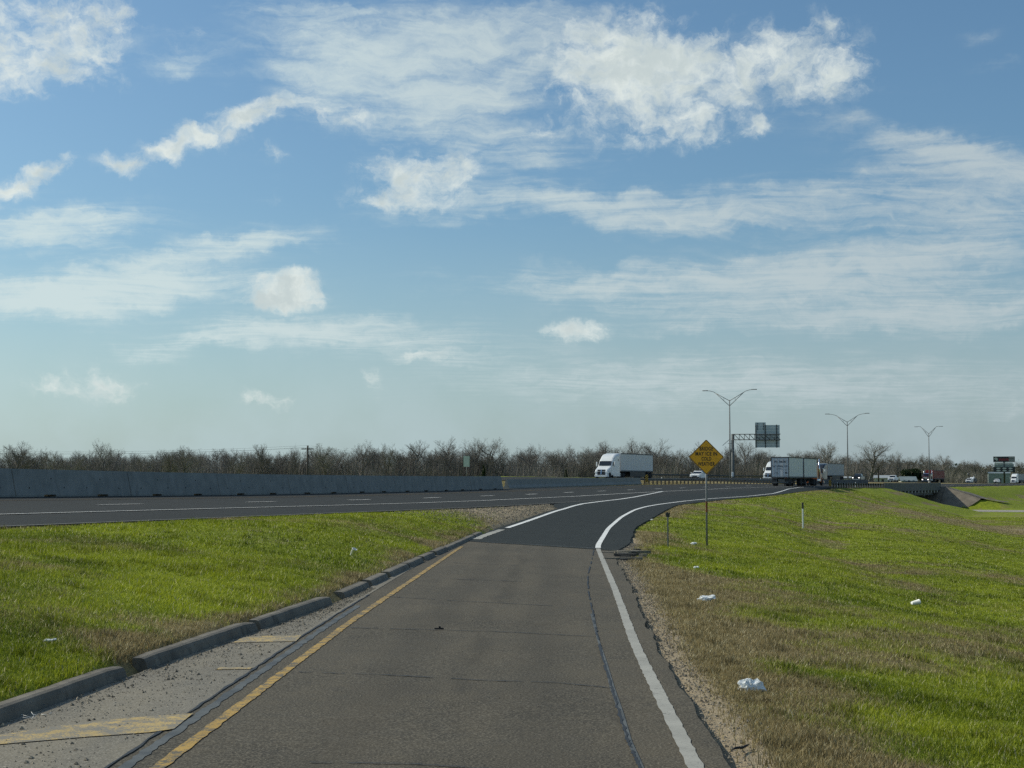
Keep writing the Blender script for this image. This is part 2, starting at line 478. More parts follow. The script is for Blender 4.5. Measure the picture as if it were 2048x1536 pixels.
b.inputs['Roughness'].default_value = .38
b.inputs['Subsurface Weight'].default_value = .25
b.inputs['Subsurface Radius'].default_value = (.03, .03, .03)
bump(t, b, t.noise(p, 30, 5, .6), .5, .012)
m, t, b, o = new_mat('gravel')
p = wpos(t)
v = t.vor(p, 9)
t.put(b.inputs['Base Color'], t.mix(v[1], (.055, .048, .037), (.36, .31, .23), ))
b.inputs['Roughness'].default_value = .95

# ------------------------------------------------------------------ mesh builder
class MB:
    def __init__(self):
        self.v = []; self.f = []; self.sm = []
    def add(self, vs_, fs, smooth=False):
        o_ = len(self.v)
        self.v.extend([tuple(p) for p in vs_])
        self.f.extend([tuple(i + o_ for i in f) for f in fs])
        self.sm.extend([smooth] * len(fs))
        return self
    def box(self, c, s, rot=None, bev=0.0):
        hx, hy, hz = s[0] / 2, s[1] / 2, s[2] / 2
        if bev > 0:
            b_ = min(bev, hx * .9, hy * .9, hz * .9)
            pts = []
            for sx_ in (-1, 1):
                for sy_ in (-1, 1):
                    for sz_ in (-1, 1):
                        pts += [(sx_ * (hx - b_), sy_ * (hy - b_), sz_ * hz), (sx_ * (hx - b_), sy_ * hy, sz_ * (hz - b_)), (sx_ * hx, sy_ * (hy - b_), sz_ * (hz - b_))]
            bm = bmesh.new()
            for q in pts: bm.verts.new(q)
            bmesh.ops.convex_hull(bm, input=bm.verts)
            bmesh.ops.dissolve_limit(bm, angle_limit=.02, verts=bm.verts, edges=bm.edges)
            bm.verts.index_update()
            vv = [w.co.copy() for w in bm.verts]
            ff = [[w.index for w in f.verts] for f in bm.faces]
            bm.free()
        else:
            vv = [Vector((a * hx, b__ * hy, c_ * hz)) for a in (-1, 1) for b__ in (-1, 1) for c_ in (-1, 1)]
            ff = [(0, 1, 3, 2), (4, 6, 7, 5), (0, 4, 5, 1), (2, 3, 7, 6), (0, 2, 6, 4), (1, 5, 7, 3)]
        if rot is not None:
            vv = [rot @ Vector(q) for q in vv]
        c = Vector(c)
        return self.add([Vector(q) + c for q in vv], ff)
    def tube(self, pts, rad, n=6, cap=True, smooth=True):
        pts = [Vector(p) for p in pts]
        if isinstance(rad, (int, float)): rad = [rad] * len(pts)
        vs_, fs = [], []
        for i, p in enumerate(pts):
            d = (pts[min(i + 1, len(pts) - 1)] - pts[max(i - 1, 0)])
            d = d.normalized() if d.length > 1e-9 else Vector((0, 0, 1))
            u = d.cross(Vector((0, 0, 1)) if abs(d.z) < .9 else Vector((1, 0, 0))).normalized()
            w = d.cross(u)
            for k_ in range(n):
                a = 2 * math.pi * k_ / n
                vs_.append(p + (u * math.cos(a) + w * math.sin(a)) * rad[i])
        for i in range(len(pts) - 1):
            for k_ in range(n):
                a, b_ = i * n + k_, i * n + (k_ + 1) % n
                fs.append((a, a + n, b_ + n, b_))
        if cap:
            fs.append(tuple(range(n))); fs.append(tuple(range(len(vs_) - 1, len(vs_) - 1 - n, -1)))
        return self.add(vs_, fs, smooth)
    def loft(self, secs, smooth=False, cap=True):
        n = len(secs[0]); vs_ = [q for s_ in secs for q in s_]; fs = []
        for i in range(len(secs) - 1):
            for k_ in range(n):
                a, b_ = i * n + k_, i * n + (k_ + 1) % n
                fs.append((a, b_, b_ + n, a + n))
        if cap:
            fs.append(tuple(range(n - 1, -1, -1))); fs.append(tuple(range(len(vs_) - n, len(vs_))))
        return self.add(vs_, fs, smooth)
    def prism(self, poly, axis, a, b_):
        """extrude a 2D polygon; axis 'y': poly is (x,z); 'x': poly is (y,z); 'z': poly is (x,y)"""
        def P(q, w):
            return {'y': (q[0], w, q[1]), 'x': (w, q[0], q[1]), 'z': (q[0], q[1], w)}[axis]
        n = len(poly)
        vs_ = [P(q, a) for q in poly] + [P(q, b_) for q in poly]
        fs = [tuple(range(n - 1, -1, -1)), tuple(range(n, 2 * n))] + [(i, (i + 1) % n, (i + 1) % n + n, i + n) for i in range(n)]
        return self.add(vs_, fs)
    def lathe(self, prof, n=16, M=None, smooth=True):
        M = M or Matrix.Identity(4)
        secs = [[M @ Vector((r * math.cos(2 * math.pi * k_ / n), r * math.sin(2 * math.pi * k_ / n), z)) for k_ in range(n)] for r, z in prof]
        return self.loft(secs, smooth)
    def mesh(self, name, mat):
        me = bpy.data.meshes.new(name)
        me.from_pydata(self.v, [], self.f)
        if any(self.sm): me.polygons.foreach_set('use_smooth', self.sm)
        me.materials.append(MATS[mat])
        bm = bmesh.new(); bm.from_mesh(me)
        bmesh.ops.recalc_face_normals(bm, faces=bm.faces)
        bm.to_mesh(me); bm.free()
        return me
    def build(self, name, mat, parent=None):
        return link(name, self.mesh(name, mat), parent)

def link(name, data, parent=None, M=None):
    ob = bpy.data.objects.new(name, data)
    col.objects.link(ob)
    if parent is not None: ob.parent = parent
    if M is not None: ob.matrix_local = M
    return ob
def tag(ob, label=None, cat=None, group=None, kind=None):
    if label: ob['label'] = label
    if cat: ob['category'] = cat
    if group: ob['group'] = group
    if kind: ob['kind'] = kind
    return ob
def thing(name, label, cat, loc=(0, 0, 0), rz=0.0, group=None):
    e = bpy.data.objects.new(name, None)
    e.empty_display_size = .2
    col.objects.link(e)
    e.location = loc
    e.rotation_euler = (0, 0, rz)
    return tag(e, label, cat, group)
def copy_tree(o_, parent=None):
    c_ = o_.copy()
    col.objects.link(c_)
    c_.parent = parent
    for ch in list(o_.children):
        copy_tree(ch, c_)
    return c_
def np_mesh(name, V, Fc, mat, attrs=None, smooth=False):
    """V (n,3), Fc (m,k) uniform face size"""
    me = bpy.data.meshes.new(name)
    V = np.asarray(V, dtype=np.float32); Fc = np.asarray(Fc, dtype=np.int32)
    kk = Fc.shape[1]
    me.vertices.add(len(V)); me.vertices.foreach_set('co', V.ravel())
    me.loops.add(Fc.size); me.loops.foreach_set('vertex_index', Fc.ravel())
    me.polygons.add(len(Fc)); me.polygons.foreach_set('loop_start', np.arange(0, Fc.size, kk, dtype=np.int32))
    me.update(calc_edges=True)
    me.polygons.foreach_set('use_smooth', np.full(len(Fc), bool(smooth)))
    for nm, (typ, arr) in (attrs or {}).items():
        at_ = me.attributes.new(nm, typ, 'POINT')
        at_.data.foreach_set('color' if typ == 'FLOAT_COLOR' else 'value', np.asarray(arr, dtype=np.float32).ravel())
    me.materials.append(MATS[mat])
    return me
def grid_mesh(name, P, mat, attrs=None, skirt=0.0):
    """P: (rows, cols, 3) sheet; skirt drops its outer edge to give the slab thickness"""
    P = np.asarray(P, dtype=float)
    if skirt > 0:
        d = np.array([0, 0, -skirt])
        P = np.concatenate([P[:1] + d, P, P[-1:] + d], 0)
        P = np.concatenate([P[:, :1] + d, P, P[:, -1:] + d], 1)
        P[0, :, 2] = np.minimum(P[0, :, 2], P[1, :, 2] - skirt); P[-1, :, 2] = np.minimum(P[-1, :, 2], P[-2, :, 2] - skirt)
        if attrs:
            attrs = {k_: (ty, np.pad(np.asarray(a), 1, mode='edge')) for k_, (ty, a) in attrs.items()}
    r_, c_ = P.shape[:2]
    idx = np.arange(r_ * c_).reshape(r_, c_)
    Fc = np.stack([idx[:-1, :-1], idx[:-1, 1:], idx[1:, 1:], idx[1:, :-1]], -1).reshape(-1, 4)
    return np_mesh(name, P.reshape(-1, 3), Fc, mat, attrs, smooth=False)

# numpy value noise
_tab = rng.random((512, 512))
def vnoise(x, y, sc=1.0, seed=0):
    x = np.asarray(x, float) * sc + seed * 17.31; y = np.asarray(y, float) * sc + seed * 9.77
    xi, yi = np.floor(x).astype(int), np.floor(y).astype(int)
    fx, fy = x - xi, y - yi
    fx, fy = fx * fx * (3 - 2 * fx), fy * fy * (3 - 2 * fy)
    g = lambda a, b_: _tab[a % 512, b_ % 512]
    return (g(xi, yi) * (1 - fx) + g(xi + 1, yi) * fx) * (1 - fy) + (g(xi, yi + 1) * (1 - fx) + g(xi + 1, yi + 1) * fx) * fy
def fbm(x, y, sc=1.0, oct_=4, seed=0):
    t_, a, s_ = 0, .5, 0
    for k_ in range(oct_):
        t_ = t_ + a * vnoise(x, y, sc * 2 ** k_, seed + k_); s_ += a; a *= .5
    return t_ / s_

# ------------------------------------------------------------------ alignments
# highway: reference line = the dashed lane line; s along it, o = metres to the right of it
_ds = 0.5
S = np.arange(-60, 1400, _ds)
_th = R(14.5) + np.cumsum(np.where((S > 60) & (S < 220), .0012, 0)) * _ds
_i0 = int(np.argmin(abs(S)))
HX = np.cumsum(np.sin(_th)) * _ds; HX += -14.2 - HX[_i0]
HY = np.cumsum(np.cos(_th)) * _ds; HY += 53 - HY[_i0]
def hz(s):
    return np.interp(s, [-60, 0, 12, 24, 36, 61, 85, 110, 134, 172, 220, 273, 350, 500, 900], [1.8, 1.48, 1.41, 1.35, 1.32, 1.32, 1.40, 1.48, 1.58, 1.66, 1.52, 1.46, 1.42, 1.42, 1.2])
def ee(s):
    return np.interp(s, [-60, 300, 430, 540], [.035, .035, .018, .0])
def hzo(s, o):
    o = np.asarray(o, float)
    return hz(s) - ee(s) * np.minimum(o, 3.66) - .06 * np.maximum(o - 3.66, 0)
def hw(s, o=0.0, dz=0.0):
    x, y, th = np.interp(s, S, HX), np.interp(s, S, HY), np.interp(s, S, _th)
    return Vector((x + o * math.cos(th), y - o * math.sin(th), float(hzo(s, o)) + dz))
def hdg(s): return float(np.interp(s, S, _th))            # bearing
def to_so(x, y):
    x = np.asarray(x, float).ravel(); y = np.asarray(y, float).ravel()
    so, oo = np.empty_like(x), np.empty_like(x)
    step = 8
    cx, cy, cs = HX[::step], HY[::step], S[::step]
    for a in range(0, len(x), 20000):
        b_ = slice(a, a + 20000)
        i = np.argmin((x[b_, None] - cx) ** 2 + (y[b_, None] - cy) ** 2, 1)
        th = _th[::step][i]
        dx, dy = x[b_] - cx[i], y[b_] - cy[i]
        along = dx * np.sin(th) + dy * np.cos(th)
        s = np.clip(cs[i] + along, S[0], S[-1])
        th = np.interp(s, S, _th)
        oo[b_] = (x[b_] - np.interp(s, S, HX)) * np.cos(th) - (y[b_] - np.interp(s, S, HY)) * np.sin(th)
        so[b_] = s
    return so, oo
EO = 6.9                                                   # right edge of the highway slab
# edge of the slab as a function of forward distance y
_ex = np.array([hw(s, EO)[0] for s in S[::4]]); _ey = np.array([hw(s, EO)[1] for s in S[::4]]); _es = S[::4]

def smooth(D, v):
    Dd = np.arange(0, 240, .5)
    y = np.interp(Dd, D, v)
    ker = np.hanning(17); ker /= ker.sum()
    ys = np.convolve(np.pad(y, 8, mode='edge'), ker, 'valid')
    sl = (y[1] - y[0])
    return lambda q: np.interp(q, Dd, np.where(Dd < 5, y, ys))
Lx = smooth([2, 12.6, 23.9, 47.8, 56, 70, 80, 90, 100, 118, 148], [-2.95, -2.77, -2.52, -1.62, -1.07, .82, 2.24, 3.85, 5.75, 9.3, 14.7])        # left line of the ramp lane
Rx = smooth([2, 12.2, 20.6, 30.6, 49, 64.8, 76, 86, 93, 100, 113, 127, 147, 168, 195, 212, 240], [1.18, 1.45, 1.65, 2.05, 2.7, 4.05, 5.36, 6.8, 8.1, 9.55, 12.66, 16.3, 22.5, 28.5, 34.9, 39.6, 50])
zLf = smooth([2, 12.6, 48, 56, 70, 80, 88, 100], [.02, .06, .24, .30, .525, .74, .86, 1.0])
zRf = smooth([2, 12.6, 48, 64.8, 76, 86, 93, 100, 113, 147, 168, 195, 222], [.0, .04, .21, .29, .45, .60, .68, .73, .77, .79, .86, 1.02, 1.12])
KX = smooth([2, 8, 14.1, 18.6, 22.5, 28.2, 39.5, 56.5, 62, 66], [-6.3, -5.55, -4.69, -4.25, -3.74, -3.06, -2.36, -1.18, -.60, -.10])          # kerb foot
PRx = smooth([2, 12, 20, 31, 44, 47, 50, 66, 100, 127, 147, 168, 195, 222, 240], [1.50, 1.72, 1.90, 2.42, 2.9, 3.15, 3.80, 5.25, 10.65, 17.4, 23.3, 29.4, 36.9, 45.4, 54])
def PLx(D):
    D = np.asarray(D, float)
    nose = Lx(D) - .38
    w = np.clip((D - 57) / 7, 0, 1)
    base = KX(np.minimum(D, 66)) * (1 - w) + nose * w
    hwy = np.interp(D, _ey, _ex)
    return np.where(D < 90, np.minimum(base, 1e9), hwy) * np.where((D >= 84) & (D < 90), 0, 1) + np.where((D >= 84) & (D < 90), base + (hwy - base) * np.clip((D - 84) / 6, 0, 1), 0)
def zPL(D):
    D = np.asarray(D, float)
    hwy = hzo(np.interp(D, _ey, _es), EO)
    w = np.clip((D - 84) / 8, 0, 1)
    return zLf(np.minimum(D, 100)) * (1 - w) + hwy * w
def ramp_z(x, D):
    a, b_ = PLx(D), PRx(D)
    t_ = np.clip((x - a) / np.maximum(b_ - a, .05), -.3, 1.3)
    return zPL(D) + (zRf(D) - zPL(D)) * t_
def on_ramp(X, Y, dz=0.0):
    d = ray(X, Y)
    D = 20.0
    for _ in range(40):
        z = float(ramp_z(d.x / d.y * D, D))
        D = .5 * D + .5 * (z - HC) / (d.z / d.y)
    return Vector((d.x / d.y * D, D, float(ramp_z(d.x / d.y * D, D)) + dz))
def at(X, Y, D):
    d = ray(X, Y)
    return Vector((d.x / d.y * D, D, HC + d.z / d.y * D))
def SEAM(x): return 52.0 - (x + 1.4) * 1.02

# right-hand edge of all pavement (ramp, then highway shoulder), for the embankment
qD = np.arange(1, 222, 1.0)
QX = list(PRx(qD)); QY = list(qD); QZ = list(zRf(qD))
for s in np.arange(184, 1380, 3.0):
    p = hw(s, EO); QX.append(p.x); QY.append(p.y); QZ.append(p.z)
QX, QY, QZ = map(np.array, (QX, QY, QZ))
def q_dist(x, y):
    x = np.asarray(x, float).ravel(); y = np.asarray(y, float).ravel()
    d, z = np.empty_like(x), np.empty_like(x)
    tx, ty = np.gradient(QX), np.gradient(QY)
    ln = np.hypot(tx, ty); tx, ty = tx / ln, ty / ln
    for a in range(0, len(x), 20000):
        b_ = slice(a, a + 20000)
        i = np.argmin((x[b_, None] - QX) ** 2 + (y[b_, None] - QY) ** 2, 1)
        dx, dy = x[b_] - QX[i], y[b_] - QY[i]
        d[b_] = dx * ty[i] - dy * tx[i]
        far = np.hypot(dx, dy)
        d[b_] = np.where(far > abs(d[b_]) + 3, np.sign(d[b_] + 1e-9) * far, d[b_])
        z[b_] = QZ[i]
    return d, z
ZLOW = -3.1
S_NEAR, S_FAR = 221.8, 273.2
def ground_z(x, y, full=False):
    x = np.asarray(x, float); y = np.asarray(y, float); shp = x.shape
    x, y = x.ravel(), y.ravel()
    s, o = to_so(x, y)
    dq, zq = q_dist(x, y)
    zh = hzo(s, o)
    z = np.zeros_like(x)
    und = (fbm(x, y, .16, 3, 3) - .5) * .5 + (fbm(x, y, .7, 3, 5) - .5) * .20
    # right of everything: the embankment
    right = (dq > 0) & (o > 0)
    off = np.maximum(dq, 0)
    slp = np.interp(y, [0, 90, 200, 240, 1e5], [.118, .125, .20, .29, .29])
    zr = zq - .035 - .05 * np.minimum(off, 1.2) - slp * np.maximum(off - 1.2, 0)
    zr = zr - .25 * np.exp(-((off - 9) / 2.2) ** 2) + und * np.clip((off - .8) / 3, 0, 1)
    k_ = .5
    zr = np.where(zr > ZLOW, zr, ZLOW + .03 * und)
    z[right] = zr[right]
    # highway slab
    inh = (o <= EO) & (o >= -7.0)
    z[inh] = zh[inh] - .14
    # left side: median, other carriageway, falling to the woodland floor
    left = o < -7.0
    zl = hz(s) + ee(s) * np.minimum(-o, 40) - .06 + und * .25 * np.clip((-o - 7.5) / 2, 0, 1)
    zl = np.where((o < -23.6) & (o > -36.4), hz(s) - ee(s) * o - .16, zl)
    zl = np.where(o < -40, np.maximum(zl - .07 * (-o - 40), -1.3 + und), zl)
    z[left] = zl[left]
    # ramp slab and the island between
    mid = ~right & (o > EO)
    D = np.clip(y, 2, 230)
    pl = PLx(D)
    isl = mid & (x < pl) & (y < 92)
    rs = mid & ~isl
    z[rs] = ramp_z(x, D)[rs] - .14
    dh = np.maximum(o - EO, 0); dr = np.maximum(pl - x, 0)
    t_ = dh / np.maximum(dh + dr, .01)
    kerbh = np.interp(D, [0, 27, 30, 56, 60], [.125, .125, .095, .085, .01])
    kw = np.clip((dr - .13) / .15, 0, 1)
    zi = (hzo(s, EO) - .03) * (1 - t_) + (zPL(D) + kerbh * kw - .06 * (1 - kw)) * t_ + np.sin(np.pi * t_) * np.clip((dh + dr) / 5, 0, 1) * (.16 + und * .7)
    z[isl] = zi[isl]
    # the underpass cut
    cut = np.maximum(np.maximum(hz(s) - .95 - (s - S_NEAR) / 1.55, hz(s) - .95 - (S_FAR - s) / 1.55), ZLOW)
    c_ = (s > S_NEAR - 12) & (s < S_FAR + 12) & (abs(o) < 75)
    z[c_] = np.minimum(z[c_], cut[c_])
    z = z.reshape(shp)
    if full:
        return z, dict(s=s.reshape(shp), o=o.reshape(shp), dq=dq.reshape(shp), right=right.reshape(shp), isl=isl.reshape(shp), inh=inh.reshape(shp), rs=rs.reshape(shp), dr=dr.reshape(shp), dh=dh.reshape(shp), left=left.reshape(shp))
    return z
def gz(x, y): return float(ground_z(np.array([x]), np.array([y]))[0])
def surf_z(x, y):
    s, o = to_so([x], [y])
    if o[0] <= EO: return float(hzo(s[0], o[0]))
    return float(ramp_z(x, y))

def dryness(x, y, info):
    d = (fbm(x, y, .30, 4, 21) - .5) * 1.5 + (fbm(x, y, 1.1, 3, 27) - .5) * .7 + (fbm(x, y, .085, 3, 31) - .5) * .9 + .13
    d = d + 1.0 * np.exp(-(np.maximum(info['dq'], 0) / 1.75) ** 2) * ((info['dq'] > -1.2) & (info['o'] > 0)) * np.interp(y, [0, 20, 60, 130], [1, 1, .8, .35])
    d = d + .28 * np.exp(-(np.maximum(info['dq'], 0) / 4) ** 2) * info['right'] * np.interp(y, [0, 25, 50], [1, .7, .0])
    d = d + .65 * np.exp(-(info['dr'] / .8) ** 2) * info['isl'] + .35 * np.exp(-(info['dh'] / .5) ** 2) * info['isl']
    d = d + .9 * np.exp(-(((x - 52) / 10) ** 2 + ((y - 170) / 30) ** 2)) + .8 * ((info['o'] < -7) & (info['o'] > -24))
    band = (info['dq'] - 9) / 1.3                                   # the swale along the slope
    d = d + .35 * np.exp(-band ** 2) * info['right'] * (y > 45)
    return d
def dirtness(x, y, info):
    d = 1.0 * np.exp(-(np.maximum(info['dq'], 0) / .55) ** 2) * ((info['dq'] > -1.2) & (info['o'] > 0)) * np.interp(y, [0, 52, 60, 90], [1, 1, .5, .15])
    tip = np.interp(y, [55, 62, 70], [0, .35, 1.0])                  # bare gravel nose between ramp and highway
    d = np.where(info['isl'], np.maximum(d * 0, tip) + .25 * np.exp(-(info['dr'] / .35) ** 2), d)
    d = d + .55 * np.exp(-(((x - 58) / 8) ** 2 + ((y - 168) / 22) ** 2))
    return d

# ------------------------------------------------------------------ ground sheet
def axis(lim, s0, flat, g):
    a = [0.0]
    while a[-1] < lim:
        a.append(a[-1] + s0 + g * max(0, a[-1] - flat))
    return np.array(a)
xp = axis(3500, .40, 14, .013); xn = -axis(3500, .22, 7, .014)[1:][::-1]
xs = np.concatenate([xn, xp])
ys = np.concatenate([np.arange(2, 72, .42), 72 + axis(5200, .42, 0, .0078)])
GX, GY = np.meshgrid(xs, ys)
GZ, info = ground_z(GX, GY, True)
far = np.hypot(GX, GY)
GZ = np.where(far > 1100, GZ * 0 - 1.5, GZ)
gme = grid_mesh('ground', np.stack([GX, GY, GZ], -1), 'ground', {'dry': ('FLOAT', dryness(GX, GY, info)), 'dirt': ('FLOAT', dirtness(GX, GY, info))})
gme.polygons.foreach_set('use_smooth', np.ones(len(gme.polygons), dtype=bool))
tag(link('ground', gme), kind='structure')

# ------------------------------------------------------------------ pavements
def sheet_between(name, fa, fb, Ds, ncol, mat, za=None, dz=0.0, skirt=.35, jit=0.0):
    P = np.zeros((len(Ds), ncol, 3)); lane = np.zeros((len(Ds), ncol))
    for j in range(ncol):
        u = j / (ncol - 1)
        x = fa(Ds) + (fb(Ds) - fa(Ds)) * u
        if jit and j == ncol - 1:
            x = x + (fbm(Ds, Ds * 0, .9, 4, 2) - .5) * jit + (fbm(Ds, Ds * 0, 4, 3, 6) - .5) * jit * .5
        P[:, j, 0], P[:, j, 1] = x, Ds
        P[:, j, 2] = ramp_z(x, Ds) + dz
        lane[:, j] = x - (Lx(Ds) + Rx(Ds)) / 2
    return P, lane
# old chip-seal lane (its far end follows the paving seam)
def to_seam(P):
    for j in range(P.shape[1]):
        end = SEAM(P[-1, j, 0])
        D0 = P[0, j, 1]
        D = D0 + (end - D0) * (np.arange(P.shape[0]) / (P.shape[0] - 1))
        P[:, j, 0] = np.interp(D, P[:, j, 1], P[:, j, 0])
        P[:, j, 1] = D
        P[:, j, 2] = ramp_z(P[:, j, 0], D)
    return P
JX = lambda D: Lx(D) - .40
Ds = np.arange(2.0, 54, .3)
P, lane = sheet_between('r', JX, PRx, Ds, 15, 'ramp_old', jit=.16)
P = to_seam(P)
ramp_road = tag(link('ramp_road', grid_mesh('ramp_road', P, 'ramp_old', {'lane': ('FLOAT', lane)}, .35)), kind='structure')
P, lane = sheet_between('g', KX, lambda D: JX(D) - .012, Ds, 8, 'gore_old')
P = to_seam(P)
P[:, :, 2] += .004
gore = tag(link('gore_pavement', grid_mesh('gore_pavement', P, 'gore_old', None, .35)), kind='structure')
# newer dark asphalt from the seam to the merge
Ds = np.concatenate([np.arange(46.0, 110, .6), np.arange(110, 224, 2.0)])
P, lane = sheet_between('n', PLx, PRx, Ds, 11, 'asphalt_new', jit=.12)
for j in range(P.shape[1]):
    st_ = SEAM(np.interp(52, Ds, P[:, j, 0])) + .012
    D = st_ + (Ds[-1] - st_) * ((Ds - Ds[0]) / (Ds[-1] - Ds[0])) ** 1.0
    P[:, j, 0] = np.interp(D, Ds, P[:, j, 0]); P[:, j, 1] = D; P[:, j, 2] = ramp_z(P[:, j, 0], D) + .006
tag(link('ramp_asphalt', grid_mesh('ramp_asphalt', P, 'asphalt_new', {'lane': ('FLOAT', lane)}, .35)), kind='structure')
def hw_sheet(name, s0, s1, os_, mat, step=3.0, dz=0.0, skirt=.3):
    ss = np.arange(s0, s1 + .1, step)
    P = np.array([[hw(s, o, dz) for o in os_] for s in ss])
    return link(name, grid_mesh(name, P, mat, {'lane': ('FLOAT', np.zeros(P.shape[:2]))}, skirt))
highway = tag(hw_sheet('highway_road', -60, 1380, [-7.0, -3.66, 0, 3.66, EO], 'asphalt_highway'), kind='structure')
opp = tag(hw_sheet('opposite_highway_road', -60, 1380, [-36, -32.5, -29, -25.5, -24], 'asphalt_highway', 4), kind='structure')

# painted lines (thin sheets on the surface)
def strip(name, pts, width, mat, parent=None, dz=.006, rag=0.0, raw=False):
    """pts: list of Vector on the surface; ribbon with the given width"""
    P = []
    for i, p in enumerate(pts):
        d = pts[min(i + 1, len(pts) - 1)] - pts[max(i - 1, 0)]
        n = Vector((d.y, -d.x, 0)).normalized()
        w = width[i] if hasattr(width, '__len__') else width
        a = w / 2 + rag * (random.random() - .5); b_ = w / 2 + rag * (random.random() - .5)
        row = []
        for q in (p - n * a, p, p + n * b_):
            z = q.z if raw else surf_z(q.x, q.y)
            row.append((q.x, q.y, z + dz))
        P.append(row)
    return link(name, grid_mesh(name, np.array(P), mat), parent)
def ramp_pts(fx, D0, D1, step=.4):
    return [Vector((float(fx(D)), D, 0)) for D in np.arange(D0, D1, step)]
strip('edge_line', ramp_pts(lambda D: Rx(D) - .0, 2.5, SEAM(2.7) - .05, .14), .135, 'paint_white', ramp_road, .007, .016)
strip('yellow_line', ramp_pts(Lx, 2.5, 48.5, .14), .115, 'paint_yellow', ramp_road, .007, .02)
strip('edge_line', ramp_pts(Rx, SEAM(2.7) + .1, 232, .8), [.17] * len(ramp_pts(Rx, SEAM(2.7) + .1, 232, .8)), 'paint_white_new', ramp_road, .016, .0)
strip('edge_line', ramp_pts(Lx, 53.5, 61.5, .5), .30, 'paint_white', ramp_road, .014, .05)
strip('edge_line', ramp_pts(Lx, 62.5, 146, .8), .20, 'paint_white_new', ramp_road, .016, .0)
def hw_pts(o, s0, s1, step=2.0):
    return [hw(s, o) for s in np.arange(s0, s1 + .01, step)]
strip('edge_line', hw_pts(3.66, -58, 900), .24, 'paint_white_new', highway, .012, raw=True)
strip('edge_line', hw_pts(-3.75, -58, 900), .14, 'paint_yellow', highway, .012, raw=True)
for k in range(-4, 60):
    strip('lane_dash', hw_pts(0, 12.19 * k, 12.19 * k + 3.05, 3.04 / 2), (.30 if k < 8 else .30), 'paint_white_new', highway, .012, raw=True)
strip('shoulder_stripe', hw_pts(EO - .12, -25, 56), .13, 'barrier_pale', highway, .014, raw=True)
strip('edge_line', hw_pts(-25.6, 0, 900, 4), .15, 'paint_white_new', opp, .012, raw=True)
for k in range(8, 60):
    strip('lane_dash', hw_pts(-29.2, 12.19 * k, 12.19 * k + 3.05, 3.04 / 2), .16, 'paint_white_new', opp, .012, raw=True)
# faded yellow hatch bars in the gore
def poly_on_ramp(name, px, mat, parent, dz):
    pts = [on_ramp(X, Y) for X, Y in px]
    h = len(pts) // 2
    top, bot = pts[:h], pts[h:][::-1]
    P = []
    for a, b_ in zip(top, bot):
        row = []
        for u in np.linspace(0, 1, 5):
            q = a.lerp(b_, u); row.append((q.x, q.y, float(ramp_z(q.x, q.y)) + dz))
        P.append(row)
    return link(name, grid_mesh(name, np.array(P), mat), parent)
poly_on_ramp('hatch_bar', [(-260, 1492), (0, 1472), (93, 1457), (226, 1441), (310, 1434), (386, 1429), (348, 1460), (300, 1467), (234, 1472), (175, 1476), (0, 1491), (-260, 1512)], 'paint_yellow_pale', gore, .012)
poly_on_ramp('hatch_bar', [(484, 1277), (502, 1274), (550, 1273), (603, 1272), (592, 1284), (545, 1285), (505, 1286), (466, 1287)], 'paint_yellow_pale', gore, .012)
poly_on_ramp('hatch_bar', [(440, 1336), (470, 1336), (506, 1336), (500, 1340), (470, 1340), (432, 1341)], 'paint_yellow_pale', gore, .012)
# sealed joint between lane and gore, cracks, seam
strip('joint_sealant', ramp_pts(lambda D: JX(D) + .13, 2.5, 27, .12), .10, 'sealant', ramp_road, .005, .035)
def wiggle(pts, amp, n):
    out_ = []
    for i in range(len(pts) - 1):
        for k_ in range(n):
            q = pts[i].lerp(pts[i + 1], k_ / n)
            out_.append(q + Vector((random.uniform(-amp, amp), random.uniform(-amp, amp), 0)))
    out_.append(pts[-1])
    return out_
def crack(pts, w, amp, n, breaks=.0):
    run = []
    pts = wiggle(pts, amp, n)
    for i, q in enumerate(pts):
        if random.random() < breaks and len(run) > 2:
            strip('crack', run, [random.uniform(.4, 1.3) * w for _ in run], 'crack_dark', ramp_road, .0095)
            run = []
        else:
            run.append(q)
    if len(run) > 2:
        strip('crack', run, [random.uniform(.4, 1.3) * w for _ in run], 'crack_dark', ramp_road, .0095)
crack([Vector((float(JX(D)), D, 0)) for D in np.arange(3, 30, 1.2)], .034, .012, 4, .02)
for row, w in (([(700, 1256), (860, 1260), (1000, 1264), (1190, 1274)], .022), ([(600, 1345), (760, 1350), (980, 1362), (1110, 1366), (1225, 1377)], .022), ([(765, 1193), (930, 1203), (1105, 1212)], .022), ([(900, 1158), (1050, 1164)], .025), ([(620, 1526), (820, 1529), (1000, 1540), (1280, 1552)], .016), ([(905, 1126), (1060, 1132)], .03)):
    crack([on_ramp(*q) for q in row], w * 1.5, .012, 14, .04)
crack([on_ramp(*q) for q in [(1188, 1100), (1182, 1125), (1175, 1155), (1176, 1180), (1184, 1218), (1192, 1262), (1206, 1320), (1222, 1372), (1236, 1420), (1255, 1480), (1272, 1520), (1290, 1560)]], .030, .010, 14, .08)
strip('crack_sealant', [on_ramp(*q) for q in [(1184, 1228), (1195, 1275), (1210, 1330), (1224, 1376), (1240, 1425), (1258, 1482), (1275, 1525), (1292, 1562)]], .05, 'sealant', ramp_road, .0055, .035)
strip('seam_strip', [Vector((x, SEAM(x) - .02, 0)) for x in np.arange(-1.4, 2.66, .25)], .10, 'sealant', ramp_road, .011, .09)

